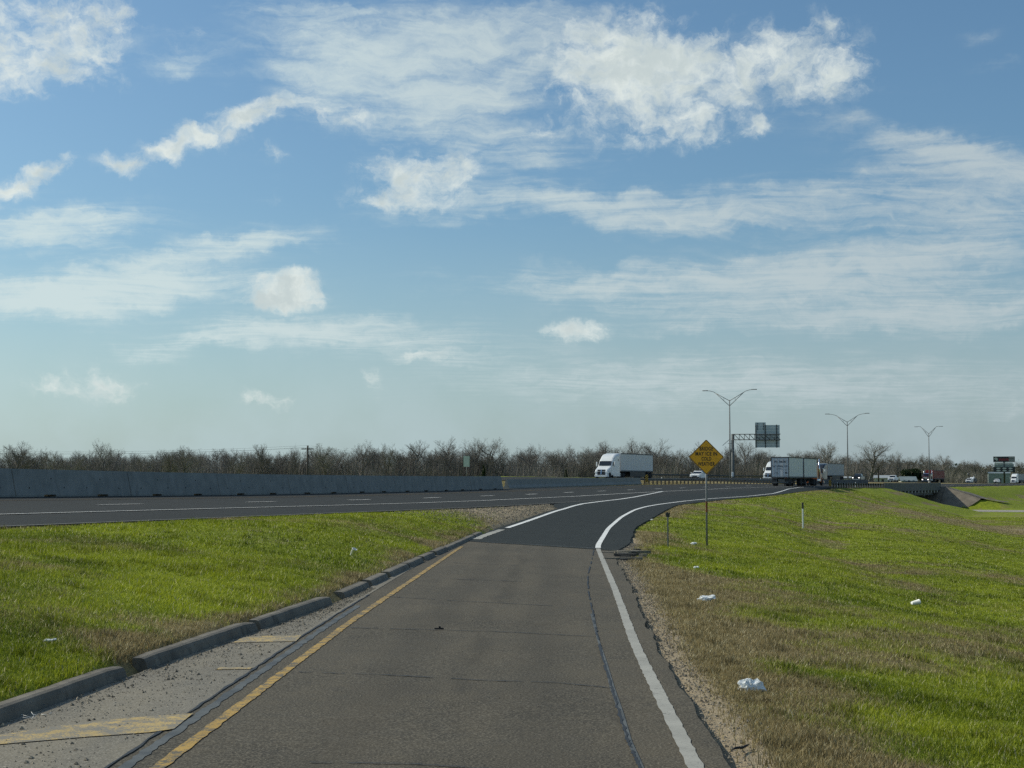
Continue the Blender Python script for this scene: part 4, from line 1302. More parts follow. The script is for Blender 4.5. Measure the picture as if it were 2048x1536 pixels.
def tractor(root, paint_, style='aero', x0=0.0, visor=True):
    """road tractor; its fifth wheel sits at x0, nose at about x0+6.4"""
    X = x0
    if style == 'aero':
        mb = MB(); mb.loft([rsec(X + 6.35, .98, .45, 1.15, .12), rsec(X + 6.2, 1.06, .35, 1.42, .16), rsec(X + 5.5, 1.12, .42, 1.70, .2), rsec(X + 4.75, 1.16, .45, 2.0, .2)]); mb.build('hood', paint_, root)
        mb = MB(); mb.loft([rsec(X + 4.72, 1.17, .55, 2.0, .15), rsec(X + 4.10, 1.2, .5, 2.82, .2, 1.10), rsec(X + 3.7, 1.22, .5, 3.25, .25, 1.12), rsec(X + 3.1, 1.24, .5, 3.65, .28, 1.15), rsec(X + 2.4, 1.25, .5, 3.90, .28, 1.18), rsec(X + 1.2, 1.25, .5, 4.0, .25, 1.2)]); mb.build('cab', paint_, root)
        ws = [(X + 4.70, -1.02, 2.06), (X + 4.70, 1.02, 2.06), (X + 4.17, .98, 2.76), (X + 4.17, -.98, 2.76)]
        mb = MB(); patch(mb, [(q[0] + .03, q[1], q[2] + .02) for q in ws], .015); mb.build('windshield', 'glass_dark', root)
        for sy_ in (-1, 1):
            mb = MB(); mb.box((X + 3.62, sy_ * 1.215, 2.33), (.85, .03, .62), bev=.01); mb.build('side_window', 'glass_dark', root)
            mb = MB(); mb.box((X + 1.75, sy_ * 1.245, 2.95), (.28, .03, .30), bev=.01); mb.build('sleeper_window', 'glass_dark', root)
            mb = MB(); mb.box((X + 2.4, sy_ * 1.18, .62), (3.4, .10, .55), bev=.03); mb.build('side_skirt', paint_, root)
        gy = (.62, .95)
        mb = MB(); mb.box((X + 6.30, 0, 1.02), (.14, 1.30, .82), Matrix.Rotation(R(-12), 3, 'Y'), .03); mb.build('grille', 'grille', root)
        mb = MB(); mb.box((X + 6.385, 0, 1.05), (.04, .12, .80), Matrix.Rotation(R(-12), 3, 'Y')); mb.build('grille_bar', 'chrome', root)
        mb = MB(); mb.loft([rsec(X + 6.55, 1.0, .30, .56, .06), rsec(X + 6.1, 1.2, .28, .60, .06)]); mb.build('bumper', paint_, root)
    else:
        mb = MB(); mb.loft([rsec(X + 6.3, .85, .75, 1.75, .12), rsec(X + 6.2, .92, .70, 1.90, .14), rsec(X + 4.6, 1.02, .7, 2.10, .14)]); mb.build('hood', paint_, root)
        mb = MB(); mb.loft([rsec(X + 4.6, 1.16, .7, 2.12, .1), rsec(X + 4.35, 1.16, .7, 2.85, .12, 1.08), rsec(X + 3.1, 1.18, .7, 2.95, .12, 1.1), rsec(X + 2.95, 1.22, .7, 3.15, .12), rsec(X + 1.4, 1.22, .7, 3.15, .12)]); mb.build('cab', paint_, root)
        for sy_ in (-1, 1):
            mb = MB(); patch(mb, [(X + 4.585, sy_ * .06, 2.18), (X + 4.585, sy_ * 1.0, 2.18), (X + 4.40, sy_ * .97, 2.74), (X + 4.40, sy_ * .06, 2.74)][::sy_], .015); mb.build('windshield', 'glass_dark', root)
            mb = MB(); mb.box((X + 3.7, sy_ * 1.15, 2.40), (.75, .03, .55), bev=.01); mb.build('side_window', 'glass_dark', root)
            mb = MB(); mb.tube([(X + 2.75, sy_ * 1.27, 1.0), (X + 2.75, sy_ * 1.27, 4.05)], .10, 8); mb.build('exhaust_stack', 'chrome', root)
            mb = MB(); mb.tube([(X + 1.6, sy_ * 1.0, .80), (X + 3.6, sy_ * 1.0, .80)], .33, 12); mb.build('fuel_tank', 'chrome', root)
            mb = MB(); mb.loft([[Vector((X + 5.45 + .62 * math.cos(a), sy_ * (.80 + v), .52 + .70 * math.sin(a))) for v in (0, .40)] + [Vector((X + 5.45 + .56 * math.cos(a), sy_ * (.80 + v), .52 + .62 * math.sin(a))) for v in (.40, 0)] for a in np.linspace(-.1, math.pi + .1, 9)]); mb.build('fender', paint_, root)
        mb = MB(); mb.box((X + 6.34, 0, 1.32), (.06, 1.30, 1.0), bev=.02); mb.build('grille', 'chrome', root)
        for k_ in range(-4, 5):
            mb = MB(); mb.box((X + 6.378, k_ * .13, 1.32), (.02, .05, .86)); mb.build('grille_slat', 'grille', root)
        mb = MB(); mb.box((X + 6.5, 0, .55), (.12, 2.44, .42), bev=.04); mb.build('bumper', 'chrome', root)
        if visor:
            mb = MB(); mb.box((X + 4.62, 0, 2.86), (.42, 2.1, .05), Matrix.Rotation(R(25), 3, 'Y')); mb.build('sun_visor', 'chrome', root)
            for k_ in range(-2, 3):
                mb = MB(); mb.box((X + 4.1, k_ * .42, 3.02), (.10, .07, .07), bev=.02); mb.build('marker_lamp', 'amber', root)
    for sy_ in (-1, 1):
        mb = MB(); mb.box((X + 6.22 if style == 'aero' else X + 6.25, sy_ * .92, 1.0), (.30, .34, .26), bev=.06); mb.build('headlamp', 'headlamp' if style == 'aero' else 'headlamp_lit', root)
        mb = MB(); mb.box((X + 4.25, sy_ * 1.52, 2.30), (.16, .20, .72), bev=.05); mi = mb.build('mirror', 'white_paint' if style == 'aero' else 'chrome', root)
        m2 = MB(); m2.tube([(X + 4.2, sy_ * 1.15, 2.55), (X + 4.25, sy_ * 1.5, 2.55)], .025, 5); m2.build('mirror_arm', 'trim_dark', mi)
        wheel(root, TRK_W, (X + 5.45, sy_ * 1.02, .51))
        for xx in (X - .65, X + .65):
            wheel(root, TRK_D, (xx, sy_ * .93, .51))
        mb = MB(); mb.box((X - 1.5, sy_ * .92, .72), (.03, .62, .75)); mb.build('mud_flap', 'trim_dark', root)
    mb = MB(); mb.box((X + 2.2, .42, .80), (7.6, .12, .30)); mb.box((X + 2.2, -.42, .80), (7.6, .12, .30)); mb.box((X, 0, .98), (1.0, 1.0, .16)); mb.build('chassis', 'trim_dark', root)
def semitrailer(root, xf, L, paint_='trailer_white', axles=2, door='trailer_door', skirt=True, lettering=None, ribs=False):
    """box from xf (front) back to xf-L"""
    xr = xf - L; W_ = 1.295; z0, z1 = 1.16, 4.08
    mb = MB(); mb.box(((xf + xr) / 2, 0, (z0 + z1) / 2), (L, W_ * 2, z1 - z0), bev=.03); mb.build('box', paint_, root)
    for sy_ in (-1, 1):
        mb = MB(); mb.box(((xf + xr) / 2, sy_ * (W_ + .006), z1 - .06), (L, .025, .15)); mb.build('top_rail', 'trim_dark' if ribs else 'galv_dull', root)
        mb = MB(); mb.box(((xf + xr) / 2, sy_ * (W_ + .006), z0 + .09), (L, .025, .20)); mb.build('bottom_rail', 'galv_dull', root)
        if skirt:
            mb = MB(); mb.box(((xf + xr) / 2 - .3, sy_ * (W_ - .04), .74), (L * .48, .03, .82)); mb.build('side_skirt', 'trim_dark', root)
        npan = max(6, int(L / 1.22))
        for k_ in range(1, npan):
            mb = MB(); mb.box((xr + L * k_ / npan, sy_ * (W_ + .004), (z0 + z1) / 2), (.05, .014, z1 - z0 - .5)); mb.build('side_post', paint_, root)
    for sy_ in (-1, 1):
        mb = MB(); mb.box((xr - .012, sy_ * W_ * .485, (z0 + z1) / 2 + .04), (.05, W_ * .93, z1 - z0 - .30), bev=.008); dr = mb.build('rear_door', door, root)
        for k_ in (.28, .72):
            m2 = MB(); m2.tube([(xr - .06, sy_ * W_ * (.10 + .78 * k_), z0 + .2), (xr - .06, sy_ * W_ * (.10 + .78 * k_), z1 - .2)], .018, 5); m2.build('lock_rod', 'galv', dr)
        mb = MB(); mb.box((xr - .03, sy_ * (W_ - .05), (z0 + z1) / 2), (.06, .11, z1 - z0)); mb.build('corner_post', 'trim_dark', root)
        for yy in (.75, .95):
            mb = MB(); mb.box((xr - .05, sy_ * yy, z0 - .02), (.03, .13, .10), bev=.02); mb.build('tail_lamp', 'red_lens', root)
    mb = MB(); mb.box((xr - .03, 0, z1 - .07), (.06, W_ * 2 - .24, .14)); mb.build('door_header', 'trim_dark', root)
    mb = MB(); mb.box((xr - .03, 0, z0 + .03), (.07, W_ * 2 - .24, .16)); mb.build('rear_sill', 'trim_dark', root)
    mb = MB(); mb.box((xr + .15, 0, .52), (.10, 2.2, .12)); mb.box((xr + .15, .55, .82), (.08, .08, .6)); mb.box((xr + .15, -.55, .82), (.08, .08, .6)); mb.build('underride_guard', 'galv_dull', root)
    mb = MB(); mb.box(((xf + xr) / 2, .5, 1.04), (L - .6, .12, .2)); mb.box(((xf + xr) / 2, -.5, 1.04), (L - .6, .12, .2)); mb.build('underframe', 'trim_dark', root)
    ax = [xr + 1.2, xr + 2.45] if axles == 2 else [xr + 1.1]
    for x in ax:
        for sy_ in (-1, 1):
            wheel(root, TRK_D, (x, sy_ * .93, .51))
        mb = MB(); mb.tube([(x, -.9, .51), (x, .9, .51)], .08, 6); mb.build('axle', 'trim_dark', root)
    for sy_ in (-1, 1):
        mb = MB(); mb.box((ax[0] - .75, sy_ * .93, .66), (.03, .62, .80)); mb.build('mud_flap', 'trim_dark', root)
        mb = MB(); mb.box((xf - 2.6, sy_ * .65, .62), (.14, .14, 1.0)); mb.box((xf - 2.6, sy_ * .65, .12), (.26, .26, .05)); mb.build('landing_leg', 'galv_dull', root)
def place(root, p, bear):
    root.location = p
    root.rotation_euler = (0, 0, math.pi / 2 - bear)
def find_s(X, o, lo=0, hi=900):
    q = np.arange(lo, hi, .5)
    xs_ = np.array([1024 + F * hw(s, o).x / hw(s, o).y for s in q])
    return float(q[np.argmin(abs(xs_ - X))])

# white articulated truck coming the other way behind the barrier
t_ = thing('semi_truck', 'white aerodynamic tractor with a long plain white trailer passing behind the concrete barrier', 'truck')
tractor(t_, 'white_paint', 'aero'); semitrailer(t_, .75, 16.15, 'trailer_white', 2)
sT = find_s(1203, -29.6, 120, 260)
p = hw(sT, -29.6); place(t_, p - Vector((math.sin(hdg(sT) + math.pi), math.cos(hdg(sT) + math.pi), 0)) * 6.2, hdg(sT + 6) + math.pi)
t_.location.z = float(hzo(sT + 6, -29.6)) + .02
# twin-trailer truck driving away in the near lane
t_ = thing('semi_truck', 'orange tractor pulling two short grey-white trailers away in the near highway lane', 'truck')
tractor(t_, 'orange_paint', 'classic', 0, False)
semitrailer(t_, .95, 8.53, 'trailer_white', 1, 'trailer_door', False, ribs=True)
semitrailer(t_, .95 - 8.53 - .95, 8.53, 'trailer_white', 1, 'trailer_door', False, ribs=True)
xr = .95 - 8.53 - .95 - 8.53
mb = MB(); mb.box((-8.3, 0, .95), (2.6, 1.0, .16)); mb.build('dolly', 'trim_dark', t_)
for sy_ in (-1, 1): wheel(t_, TRK_D, (-9.3, sy_ * .93, .51))
random.seed(3)
for zz_, hh, wd, n in ((3.42, .25, 1.80, 12), (2.78, .21, 2.10, 15), (2.42, .07, 1.0, 14), (1.85, .10, .55, 7)):      # rows of lettering on the doors, too far to read
    mb = MB(); y = wd / 2 + (.55 if zz_ < 2 else 0)
    stepw = wd / n
    for k_ in range(n):
        if random.random() < .1: continue
        a = y - k_ * stepw
        mb.box((xr - .045, a - stepw / 2, zz_), (.012, stepw * .45, hh)); mb.box((xr - .045, a - stepw / 2 - stepw * .2, zz_ + random.choice((-1, 0, 1)) * hh * .38), (.012, stepw * .5, hh * .24))
    mb.build('lettering', 'letter_dark', t_)
mb = MB(); mb.box((xr - .045, -.82, 1.86), (.012, .18, .2)); mb.box((xr - .045, -.98, 1.84), (.012, .1, .15)); mb.build('placard', 'letter_dark', t_)
sT = find_s(1560, 1.85, 100, 260)
p = hw(sT, 1.85); b_ = hdg(sT + 10) + R(.5)
place(t_, p - Vector((math.sin(b_), math.cos(b_), 0)) * xr, b_); t_.location.z = float(hzo(sT + 9, 1.85)) + .02
# oncoming truck mostly hidden behind it
t_ = thing('semi_truck', 'white tractor with trailer coming towards us, almost hidden by the twin trailers', 'truck')
tractor(t_, 'white_paint', 'aero'); semitrailer(t_, .75, 16.15, 'trailer_white', 2)
sT = find_s(1536, -31.0, 200, 400); place(t_, hw(sT + 6, -31.0, .02), hdg(sT) + math.pi)
t_ = thing('semi_truck', 'plain grey trailer truck seen just past the orange tractor on the opposite carriageway', 'truck')
tractor(t_, 'charcoal_paint', 'aero'); semitrailer(t_, .75, 16.15, 'trailer_grey', 2, 'trailer_grey')
sT = find_s(1677, -26.6, 200, 450); place(t_, hw(sT - 15.4, -26.6, .02), hdg(sT) + math.pi)
# red container truck
t_ = thing('semi_truck', 'maroon long-nose tractor with chrome stacks and red box trailer facing the bridge', 'truck')
tractor(t_, 'maroon_paint', 'classic'); semitrailer(t_, .75, 14.6, 'red_container', 2, 'red_container', False)
mb = MB()
for k_ in range(5): mb.box((-8.2 + k_ * .95, 1.312, 2.9), (.55, .01, .75))
mb.build('lettering', 'letter_red', t_)
sT = find_s(1852, -31.0, 400, 560); place(t_, hw(sT + 6, -31.0, .02), hdg(sT) + math.pi + R(4))
# white truck at the far right
t_ = thing('semi_truck', 'white tractor with grey trailer on the far road beside the tall pylon sign', 'truck')
tractor(t_, 'white_paint', 'aero'); semitrailer(t_, .75, 16.15, 'trailer_grey', 2)
sT = find_s(2026, -27, 500, 900); place(t_, hw(sT + 6, -27, .02), hdg(sT) + math.pi + R(3))

def car(root, kind, paint_, lit=False):
    if kind == 'pickup':
        W_ = 1.0; wm = SUV_W; wb = (1.95, -1.85); wr_ = .41
        mb = MB(); mb.loft([rsec(2.95, .86, .50, 1.02, .1), rsec(2.85, .97, .42, 1.16, .1), rsec(1.35, 1.0, .42, 1.26, .08), rsec(-1.0, 1.0, .42, 1.28, .06), rsec(-2.9, .98, .45, 1.28, .06), rsec(-2.95, .95, .5, 1.2, .06)]); mb.build('body', paint_, root)
        gh = [(1.40, .95, 1.24, 1.27, .02), (.75, .95, 1.24, 1.88, .1), (.3, .95, 1.24, 1.95, .1), (-.75, .95, 1.24, 1.93, .1), (-1.0, .95, 1.24, 1.27, .02)]
        wsx, wtx, bx_, zt_ = 1.38, .80, -.95, 1.86
        mb = MB(); mb.box((-1.95, 0, 1.285), (1.75, 1.6, .02)); mb.build('bed', 'trim_dark', root)
    elif kind == 'suv':
        W_ = .95; wm = CAR_W; wb = (1.45, -1.35); wr_ = .37
        mb = MB(); mb.loft([rsec(2.35, .80, .42, .85, .1), rsec(2.2, .93, .34, 1.0, .1), rsec(1.1, .95, .34, 1.1, .08), rsec(-2.15, .95, .36, 1.12, .08), rsec(-2.3, .88, .45, 1.0, .08)]); mb.build('body', paint_, root)
        gh = [(1.15, .90, 1.08, 1.12, .02), (.45, .90, 1.08, 1.62, .1), (.0, .90, 1.08, 1.71, .1), (-1.6, .90, 1.08, 1.68, .1), (-2.15, .90, 1.08, 1.14, .02)]
        wsx, wtx, bx_, zt_ = 1.12, .50, -2.1, 1.60
    secs = [rsec(x, w, z0, z1, r, .78 if z1 > 1.5 else .92) for x, w, z0, z1, r in gh]
    mb = MB(); mb.loft(secs); mb.build('cabin', paint_, root)
    mb = MB(); patch(mb, [(wsx + .0, -.84, gh[0][3] + .03), (wsx + .0, .84, gh[0][3] + .03), (wtx + .0, .70, zt_ - .06), (wtx + .0, -.70, zt_ - .06)], .03); mb.build('windshield', 'glass_dark', root)
    for sy_ in (-1, 1):
        mb = MB()
        xa, xb = wtx + .15, (gh[-2][0] + .15)
        zl2 = gh[0][3] + .06
        mb.add([(xa + .3, sy_ * .955, zl2), (xb, sy_ * .955, zl2), (xb + .05, sy_ * .845, zt_ - .06), (xa, sy_ * .845, zt_ - .06)], [(0, 1, 2, 3)])
        mb.build('side_window', 'glass_dark', root)
        mb = MB(); mb.box((gh[0][0] - .2, sy_ * 1.08, gh[0][3] + .12), (.16, .22, .18), bev=.04); mb.build('mirror', paint_, root)
        fx_ = 2.90 if kind == 'pickup' else 2.25
        mb = MB(); mb.box((fx_, sy_ * .78, .92 if kind == 'pickup' else .78), (.14, .34, .20), bev=.04); mb.build('headlight', 'headlamp_lit' if lit else 'headlamp', root)
        mb = MB(); mb.box((-fx_ - .02, sy_ * .86, .98), (.06, .16, .34), bev=.02); mb.build('tail_light', 'red_lens', root)
        for x in wb:
            wheel(root, wm, (x, sy_ * (W_ - .14), wr_))
            mb = MB(); mb.lathe([(wr_ + .07, 0), (wr_ + .07, .012), (0, .012), (0, 0)], 16, Matrix.Translation((x, sy_ * (W_ - .01), wr_ + .02)) @ Matrix.Rotation(math.pi / 2, 4, 'X')); mb.build('wheel_arch', 'trim_dark', root)
    mb = MB(); mb.box((2.93 if kind == 'pickup' else 2.32, 0, .82 if kind == 'pickup' else .66), (.07, 1.16 if kind == 'pickup' else 1.0, .36 if kind == 'pickup' else .24), bev=.03); mb.build('grille', 'grille', root)
    mb = MB(); mb.box((2.98 if kind == 'pickup' else 2.33, 0, .50 if kind == 'pickup' else .46), (.12, 1.85, .17), bev=.04); mb.build('bumper', 'chrome' if kind == 'pickup' else 'trim_dark', root)
def put_car(label, kind, paint_, X, o, lo, hi, lit=False, cat='car', nm='car'):
    t_ = thing(nm, label, cat)
    car(t_, kind, paint_, lit)
    sT = find_s(X, o, lo, hi); place(t_, hw(sT, o, .02), hdg(sT) + math.pi)
    return t_
t_ = put_car('white car with a roof load half hidden behind the median guardrail', 'suv', 'white_paint', 1396, -28, 150, 300)
mb = MB(); mb.box((-.3, 0, 1.74), (1.3, 1.2, .06)); mb.build('roof_rack', 'trim_dark', t_)
mb = MB(); mb.tube([(-.2, .2, 1.75), (-.2, .2, 2.25)], .05, 6); mb.build('beacon_mast', 'white_plastic', t_)
put_car('dark pickup with lit headlamps under the bare spreading tree', 'pickup', 'charcoal_paint', 1716, -28, 300, 450, True, 'pickup', 'pickup_truck')
put_car('white pickup alone on the opposite carriageway near the evergreen oak', 'pickup', 'white_paint', 1785, -31, 350, 520, False, 'pickup', 'pickup_truck')
put_car('white pickup towing a dark trailer loaded with white equipment', 'pickup', 'white_paint', 1937, -31, 480, 700, False, 'pickup', 'pickup_truck')
tr = thing('utility_trailer', 'dark flat trailer carrying white equipment behind the pickup', 'trailer')
sT = find_s(1937, -31, 480, 700); place(tr, hw(sT + 7.5, -31, .02), hdg(sT) + math.pi)
mb = MB(); mb.box((0, 0, .8), (6.5, 2.2, .25)); mb.box((0, 1.08, 1.4), (6.5, .08, 1.0)); mb.box((0, -1.08, 1.4), (6.5, .08, 1.0)); mb.tube([(3.2, 0, .7), (4.4, 0, .55)], .07, 6); mb.build('bed', 'trim_dark', tr)
mb = MB(); mb.loft([rsec(1.8, .6, .93, 1.8, .1), rsec(.6, .8, .93, 2.3, .15), rsec(-1.2, .8, .93, 2.1, .15), rsec(-2.2, .5, .93, 1.7, .1)]); mb.tube([(-.8, 0, 2.0), (-2.6, .2, 2.75)], .10, 6); mb.build('load', 'white_paint', tr)
for sy_ in (-1, 1):
    for x in (-.5, .5): wheel(tr, CAR_W, (x, sy_ * 1.2, .37))
put_car('white compact vehicle on the far road under the tall pylon sign', 'suv', 'white_paint', 1992, -26.5, 500, 800, False)

# ------------------------------------------------------------------ roadside pylon sign and distant sheds
D = 720
p = at(2009, 966, D); p.z = gz(p.x, p.y)
py = thing('pylon_sign', 'tall dark pylon sign board with red lettering and pale emblems on a post', 'billboard', p, R(-17))
def yz(Y): return at(2009, Y, D).z - p.z
wv = 41 / F * D
mb = MB(); mb.box((0, 0, (yz(913) + yz(924)) / 2), (wv, .7, yz(913) - yz(924)), bev=.05); mb.build('upper_board', 'pylon_dark', py)
mb = MB(); mb.box((0, 0, (yz(934) + yz(944)) / 2), (wv, .7, yz(934) - yz(944)), bev=.05); mb.build('lower_board', 'pylon_dark', py)
mb = MB(); mb.box((-.2, 0, (yz(925) + yz(928)) / 2), (wv * .84, .5, yz(925) - yz(928))); mb.build('message_strip', 'letter_pale', py)
mb = MB(); mb.box((0, 0, (yz(928.3) + yz(934)) / 2), (wv * .9, .4, yz(928.3) - yz(934))); mb.build('middle_board', 'shed_metal', py)
mb = MB(); mb.tube([(0, .1, -.5), (0, .1, yz(914))], .42, 10); mb.build('post', 'steel_dark', py)
f_ = -.36
mb = MB(); zc_ = (yz(913) + yz(924)) / 2
mb.add([(-wv * .47, f_, zc_ + .3), (-wv * .40, f_, zc_ + .85), (-wv * .32, f_, zc_ + .7), (-wv * .29, f_, zc_ + .1), (-wv * .33, f_, zc_ - .9), (-wv * .37, f_, zc_ - .3), (-wv * .44, f_, zc_ - .1)], [(0, 1, 2, 3, 4, 5, 6)]); mb.build('emblem', 'letter_pale', py)
mb = MB()
for k_ in range(9): mb.box((-wv * .22 + k_ * wv * .052, f_, zc_ - .15 + .12 * math.sin(k_ * 2.1)), (wv * .036, .03, 1.0 + .2 * math.cos(k_ * 1.7)))
mb.build('lettering', 'letter_red', py)
for r_ in range(3):
    mb = MB()
    for k_ in range(6): mb.box((wv * .24 + k_ * wv * .041, f_, zc_ + .75 - r_ * .75), (wv * .028, .03, .42))
    mb.build('lettering', 'letter_pale', py)
zc_ = (yz(934) + yz(944)) / 2
for r_ in range(2):
    for k_ in range(3):
        cx, cz = (-.27 + .28 * k_) * wv, zc_ + .52 - 1.05 * r_
        mb = MB(); mb.add([(cx + wv * .10 * math.cos(a) * (1 + .15 * math.sin(3 * a + k_)), f_, cz + .36 * math.sin(a)) for a in np.linspace(0, 2 * math.pi, 12, False)], [tuple(range(12))]); mb.build('emblem', 'letter_pale', py)

def shed(label, X0, X1, Yt, Yb, D, wall, roof, rz, depth=9, ridge=.9):
    a, b_ = at(X0, Yb, D), at(X1, Yb, D)
    p = (a + b_) / 2; g = gz(p.x, p.y); p.z = g - .2
    w = (b_ - a).length; h = at(X0, Yt, D).z - p.z
    t_ = thing('shed', label, 'building', p, rz)
    mb = MB(); mb.box((0, depth / 2, (h - ridge) / 2), (w, depth, h - ridge)); mb.build('wall', wall, t_)
    mb = MB(); mb.prism([(-.3, h - ridge), (depth / 2, h), (depth + .3, h - ridge), (depth + .3, h - ridge + .12), (depth / 2, h + .12), (-.3, h - ridge + .12)], 'x', -w / 2 - .3, w / 2 + .3); mb.build('roof', roof, t_)
    for k_ in range(3):
        mb = MB(); mb.box((-w * .3 + k_ * w * .3, -.02, h * .3), (w * .14, .06, h * .42)); mb.build('door', 'trim_dark' if k_ == 1 else roof, t_)
shed('low pale concrete shed in the trees behind the white pickup', 1749, 1782, 951, 962, 485, 'shed_wall', 'roof_metal', R(-15))
shed('low grey building with a sloping roof between white pickup and maroon truck', 1803, 1833, 953.5, 963, 492, 'shed_wall', 'shed_metal', R(-10), 12, 1.4)
shed('grey-green metal shed behind the pylon sign', 1979, 2020, 944, 966, 800, 'shed_metal', 'shed_metal', R(-15), 16, .8)
shed('pale low wall and shed beside the dark pickup', 1668, 1700, 953.5, 963, 455, 'shed_wall', 'roof_metal', R(-15), 6, .5)

# ------------------------------------------------------------------ trees
def bare_tree(seed, h, spread=1.0, limbs=13, base=.30, lean=0.0):
    rd = random.Random(seed)
    trunk, V, Fq = MB(), [], []
    def perp(d):
        u = d.cross(Vector((0, 0, 1)) if abs(d.z) < .95 else Vector((1, 0, 0))).normalized()
        return u, d.cross(u)
    def twig(a, b_, w):
        d = (b_ - a); u, v = perp(d.normalized()); an = rd.random() * math.pi; n = (u * math.cos(an) + v * math.sin(an)) * w
        i = len(V); V.extend([a - n, a + n, b_ + n * .35, b_ - n * .35]); Fq.append((i, i + 1, i + 2, i + 3))
    def grow(a, d, L, r, lev):
        segs = 4 if lev < 2 else 3
        pts, dd = [a], d.copy()
        for k_ in range(segs):
            dd = (dd + Vector((rd.gauss(0, .13), rd.gauss(0, .13), rd.gauss(.05, .09)))).normalized()
            pts.append(pts[-1] + dd * L / segs)
        if lev <= 1:
            trunk.tube(pts, [r * (1 - .72 * i / segs) for i in range(segs + 1)], 5 if lev == 0 else 4, cap=False)
        else:
            for i in range(segs): twig(pts[i], pts[i + 1], r * (1 - .6 * i / segs))
        if lev >= 4: return
        nk = (0, 8, 7, 6, 0)[lev] if lev else 0
        nk = {1: 9, 2: 6, 3: 5}[lev] if lev else limbs
        for k_ in range(nk):
            f_ = (base + (1 - base) * (k_ + rd.random()) / nk) if lev == 0 else (.25 + .75 * (k_ + rd.random()) / nk)
            x = f_ * segs; i = min(int(x), segs - 1); q = pts[i].lerp(pts[i + 1], x - i)
            pd = (pts[i + 1] - pts[i]).normalized(); u, v = perp(pd)
            an = k_ * 2.4 + rd.random() * 1.2; tilt = rd.uniform(.45, .95) * (spread if lev == 0 else 1.0)
            nd = (pd * math.cos(tilt) + (u * math.cos(an) + v * math.sin(an)) * math.sin(tilt))
            nd.z += .16 if lev < 3 else .05
            nd.normalize()
            if lev == 0: LL = h * rd.uniform(.30, .46) * (1.12 - .55 * (f_ - base) / (1 - base))
            else: LL = L * rd.uniform(.38, .62) * (1.1 - .4 * f_)
            grow(q, nd, LL, max(r * (.42 if lev == 0 else .5) * (1 - .3 * f_), .012 if lev >= 2 else .03), lev + 1)
    grow(Vector((0, 0, -.4)), Vector((lean, 0, 1)).normalized(), h * .74, h * .021 + .05, 0)
    tm = trunk.mesh('trunk', 'bark')
    cm = np_mesh('crown', [tuple(q) for q in V], Fq, 'twigs')
    return tm, cm
PROTO = [bare_tree(k_, 12.0, sp_, li, ba, le) for k_, sp_, li, ba, le in ((1, 1.0, 15, .28, 0), (2, .75, 15, .34, .08), (3, 1.15, 14, .22, -.05), (4, .62, 17, .36, 0), (5, .9, 16, .25, .1), (6, 1.05, 18, .30, -.1), (7, .7, 13, .40, .05), (8, 1.2, 17, .20, 0))]
KIND = ['bare winter tree with an even round crown in the woodland edge behind the highway', 'slim bare winter tree leaning slightly in the woodland edge behind the highway', 'broad low-branched bare tree in the woodland edge behind the highway', 'narrow upright bare tree in the woodland edge behind the highway',
        'bare winter tree with long rising limbs in the woodland edge behind the highway', 'densely twigged bare tree in the woodland edge behind the highway', 'tall-stemmed bare tree with a high crown in the woodland edge behind the highway', 'wide spreading bare tree in the woodland edge behind the highway']
def plant(k_, x, y, H, rz, label, group, wx=1.0, pale=False):
    z = gz(x, y)
    e = thing('bare_tree', label, 'tree', (x, y, z), rz, group)
    sc = H / 12.0
    e.scale = (sc * wx, sc * wx, sc)
    tr_ = link('trunk', PROTO[k_][0], e); link('crown', PROTO[k_][1], e)
    if pale: tr_.material_slots[0].link = 'OBJECT'; tr_.material_slots[0].material = MATS['pale_bark']
    return e
TL = np.array([(-240, 318), (-190, 330), (-110, 365), (-50, 385), (0, 405), (40, 425), (78, 455), (120, 515), (168, 612), (228, 770), (292, 905), (440, 1230)], float)
TLX = 1024 + F * TL[:, 0] / TL[:, 1]
def tl_point(u):
    X = -480 + u * 2800
    y = float(np.interp(X, TLX, TL[:, 1]))
    return (X - 1024) / F * y, y
rt = random.Random(5)
# the individual tall trees that stand out of the skyline: (photo column, row of the top, distance, kind, width)
TALL = [(30, 886, 350, 5, 1.25), (205, 888, 360, 0, .95), (375, 895, 352, 5, 1.2), (460, 896, 362, 7, 1.0), (520, 893, 372, 3, .9), (575, 896, 380, 1, .9), (652, 890, 372, 5, 1.05), (728, 889, 385, 0, 1.0), (775, 893, 380, 6, .9), (835, 884, 395, 5, 1.15), (915, 879, 402, 4, 1.0), (950, 882, 405, 6, .9), (1003, 875, 410, 7, 1.2), (1070, 886, 420, 2, 1.0), (1140, 896, 420, 0, 1.0),
        (1215, 888, 440, 3, 1.0), (1265, 884, 445, 0, .95), (1335, 877, 450, 7, 1.15), (1390, 888, 455, 4, .9), (1445, 893, 460, 1, .9), (1490, 885, 455, 0, 1.0), (1530, 897, 470, 2, 1.0), (1600, 905, 480, 4, .9), (1655, 888, 470, 6, 1.15), (1738, 881, 468, 7, 1.35), (1795, 905, 520, 4, .8), (1845, 911, 560, 0, .9), (1880, 907, 560, 2, 1.0), (1925, 921, 620, 5, .9), (285, 905, 355, 2, 1.0), (330, 908, 350, 3, 1.0), (100, 903, 345, 0, 1.0), (145, 906, 345, 4, 1.0)]
SPEC = {1738: 'large spreading bare tree towering over the white pickup and dark pickup', 1003: 'tall broad bare tree standing above the woods by the small dark cedar', 1335: 'tall forked bare tree just past the white semi trailer', 205: 'tall vase-shaped bare tree rising above the low woods behind the concrete barrier', 1655: 'upright bare tree with ivy-thick stem above the grey trailer'}
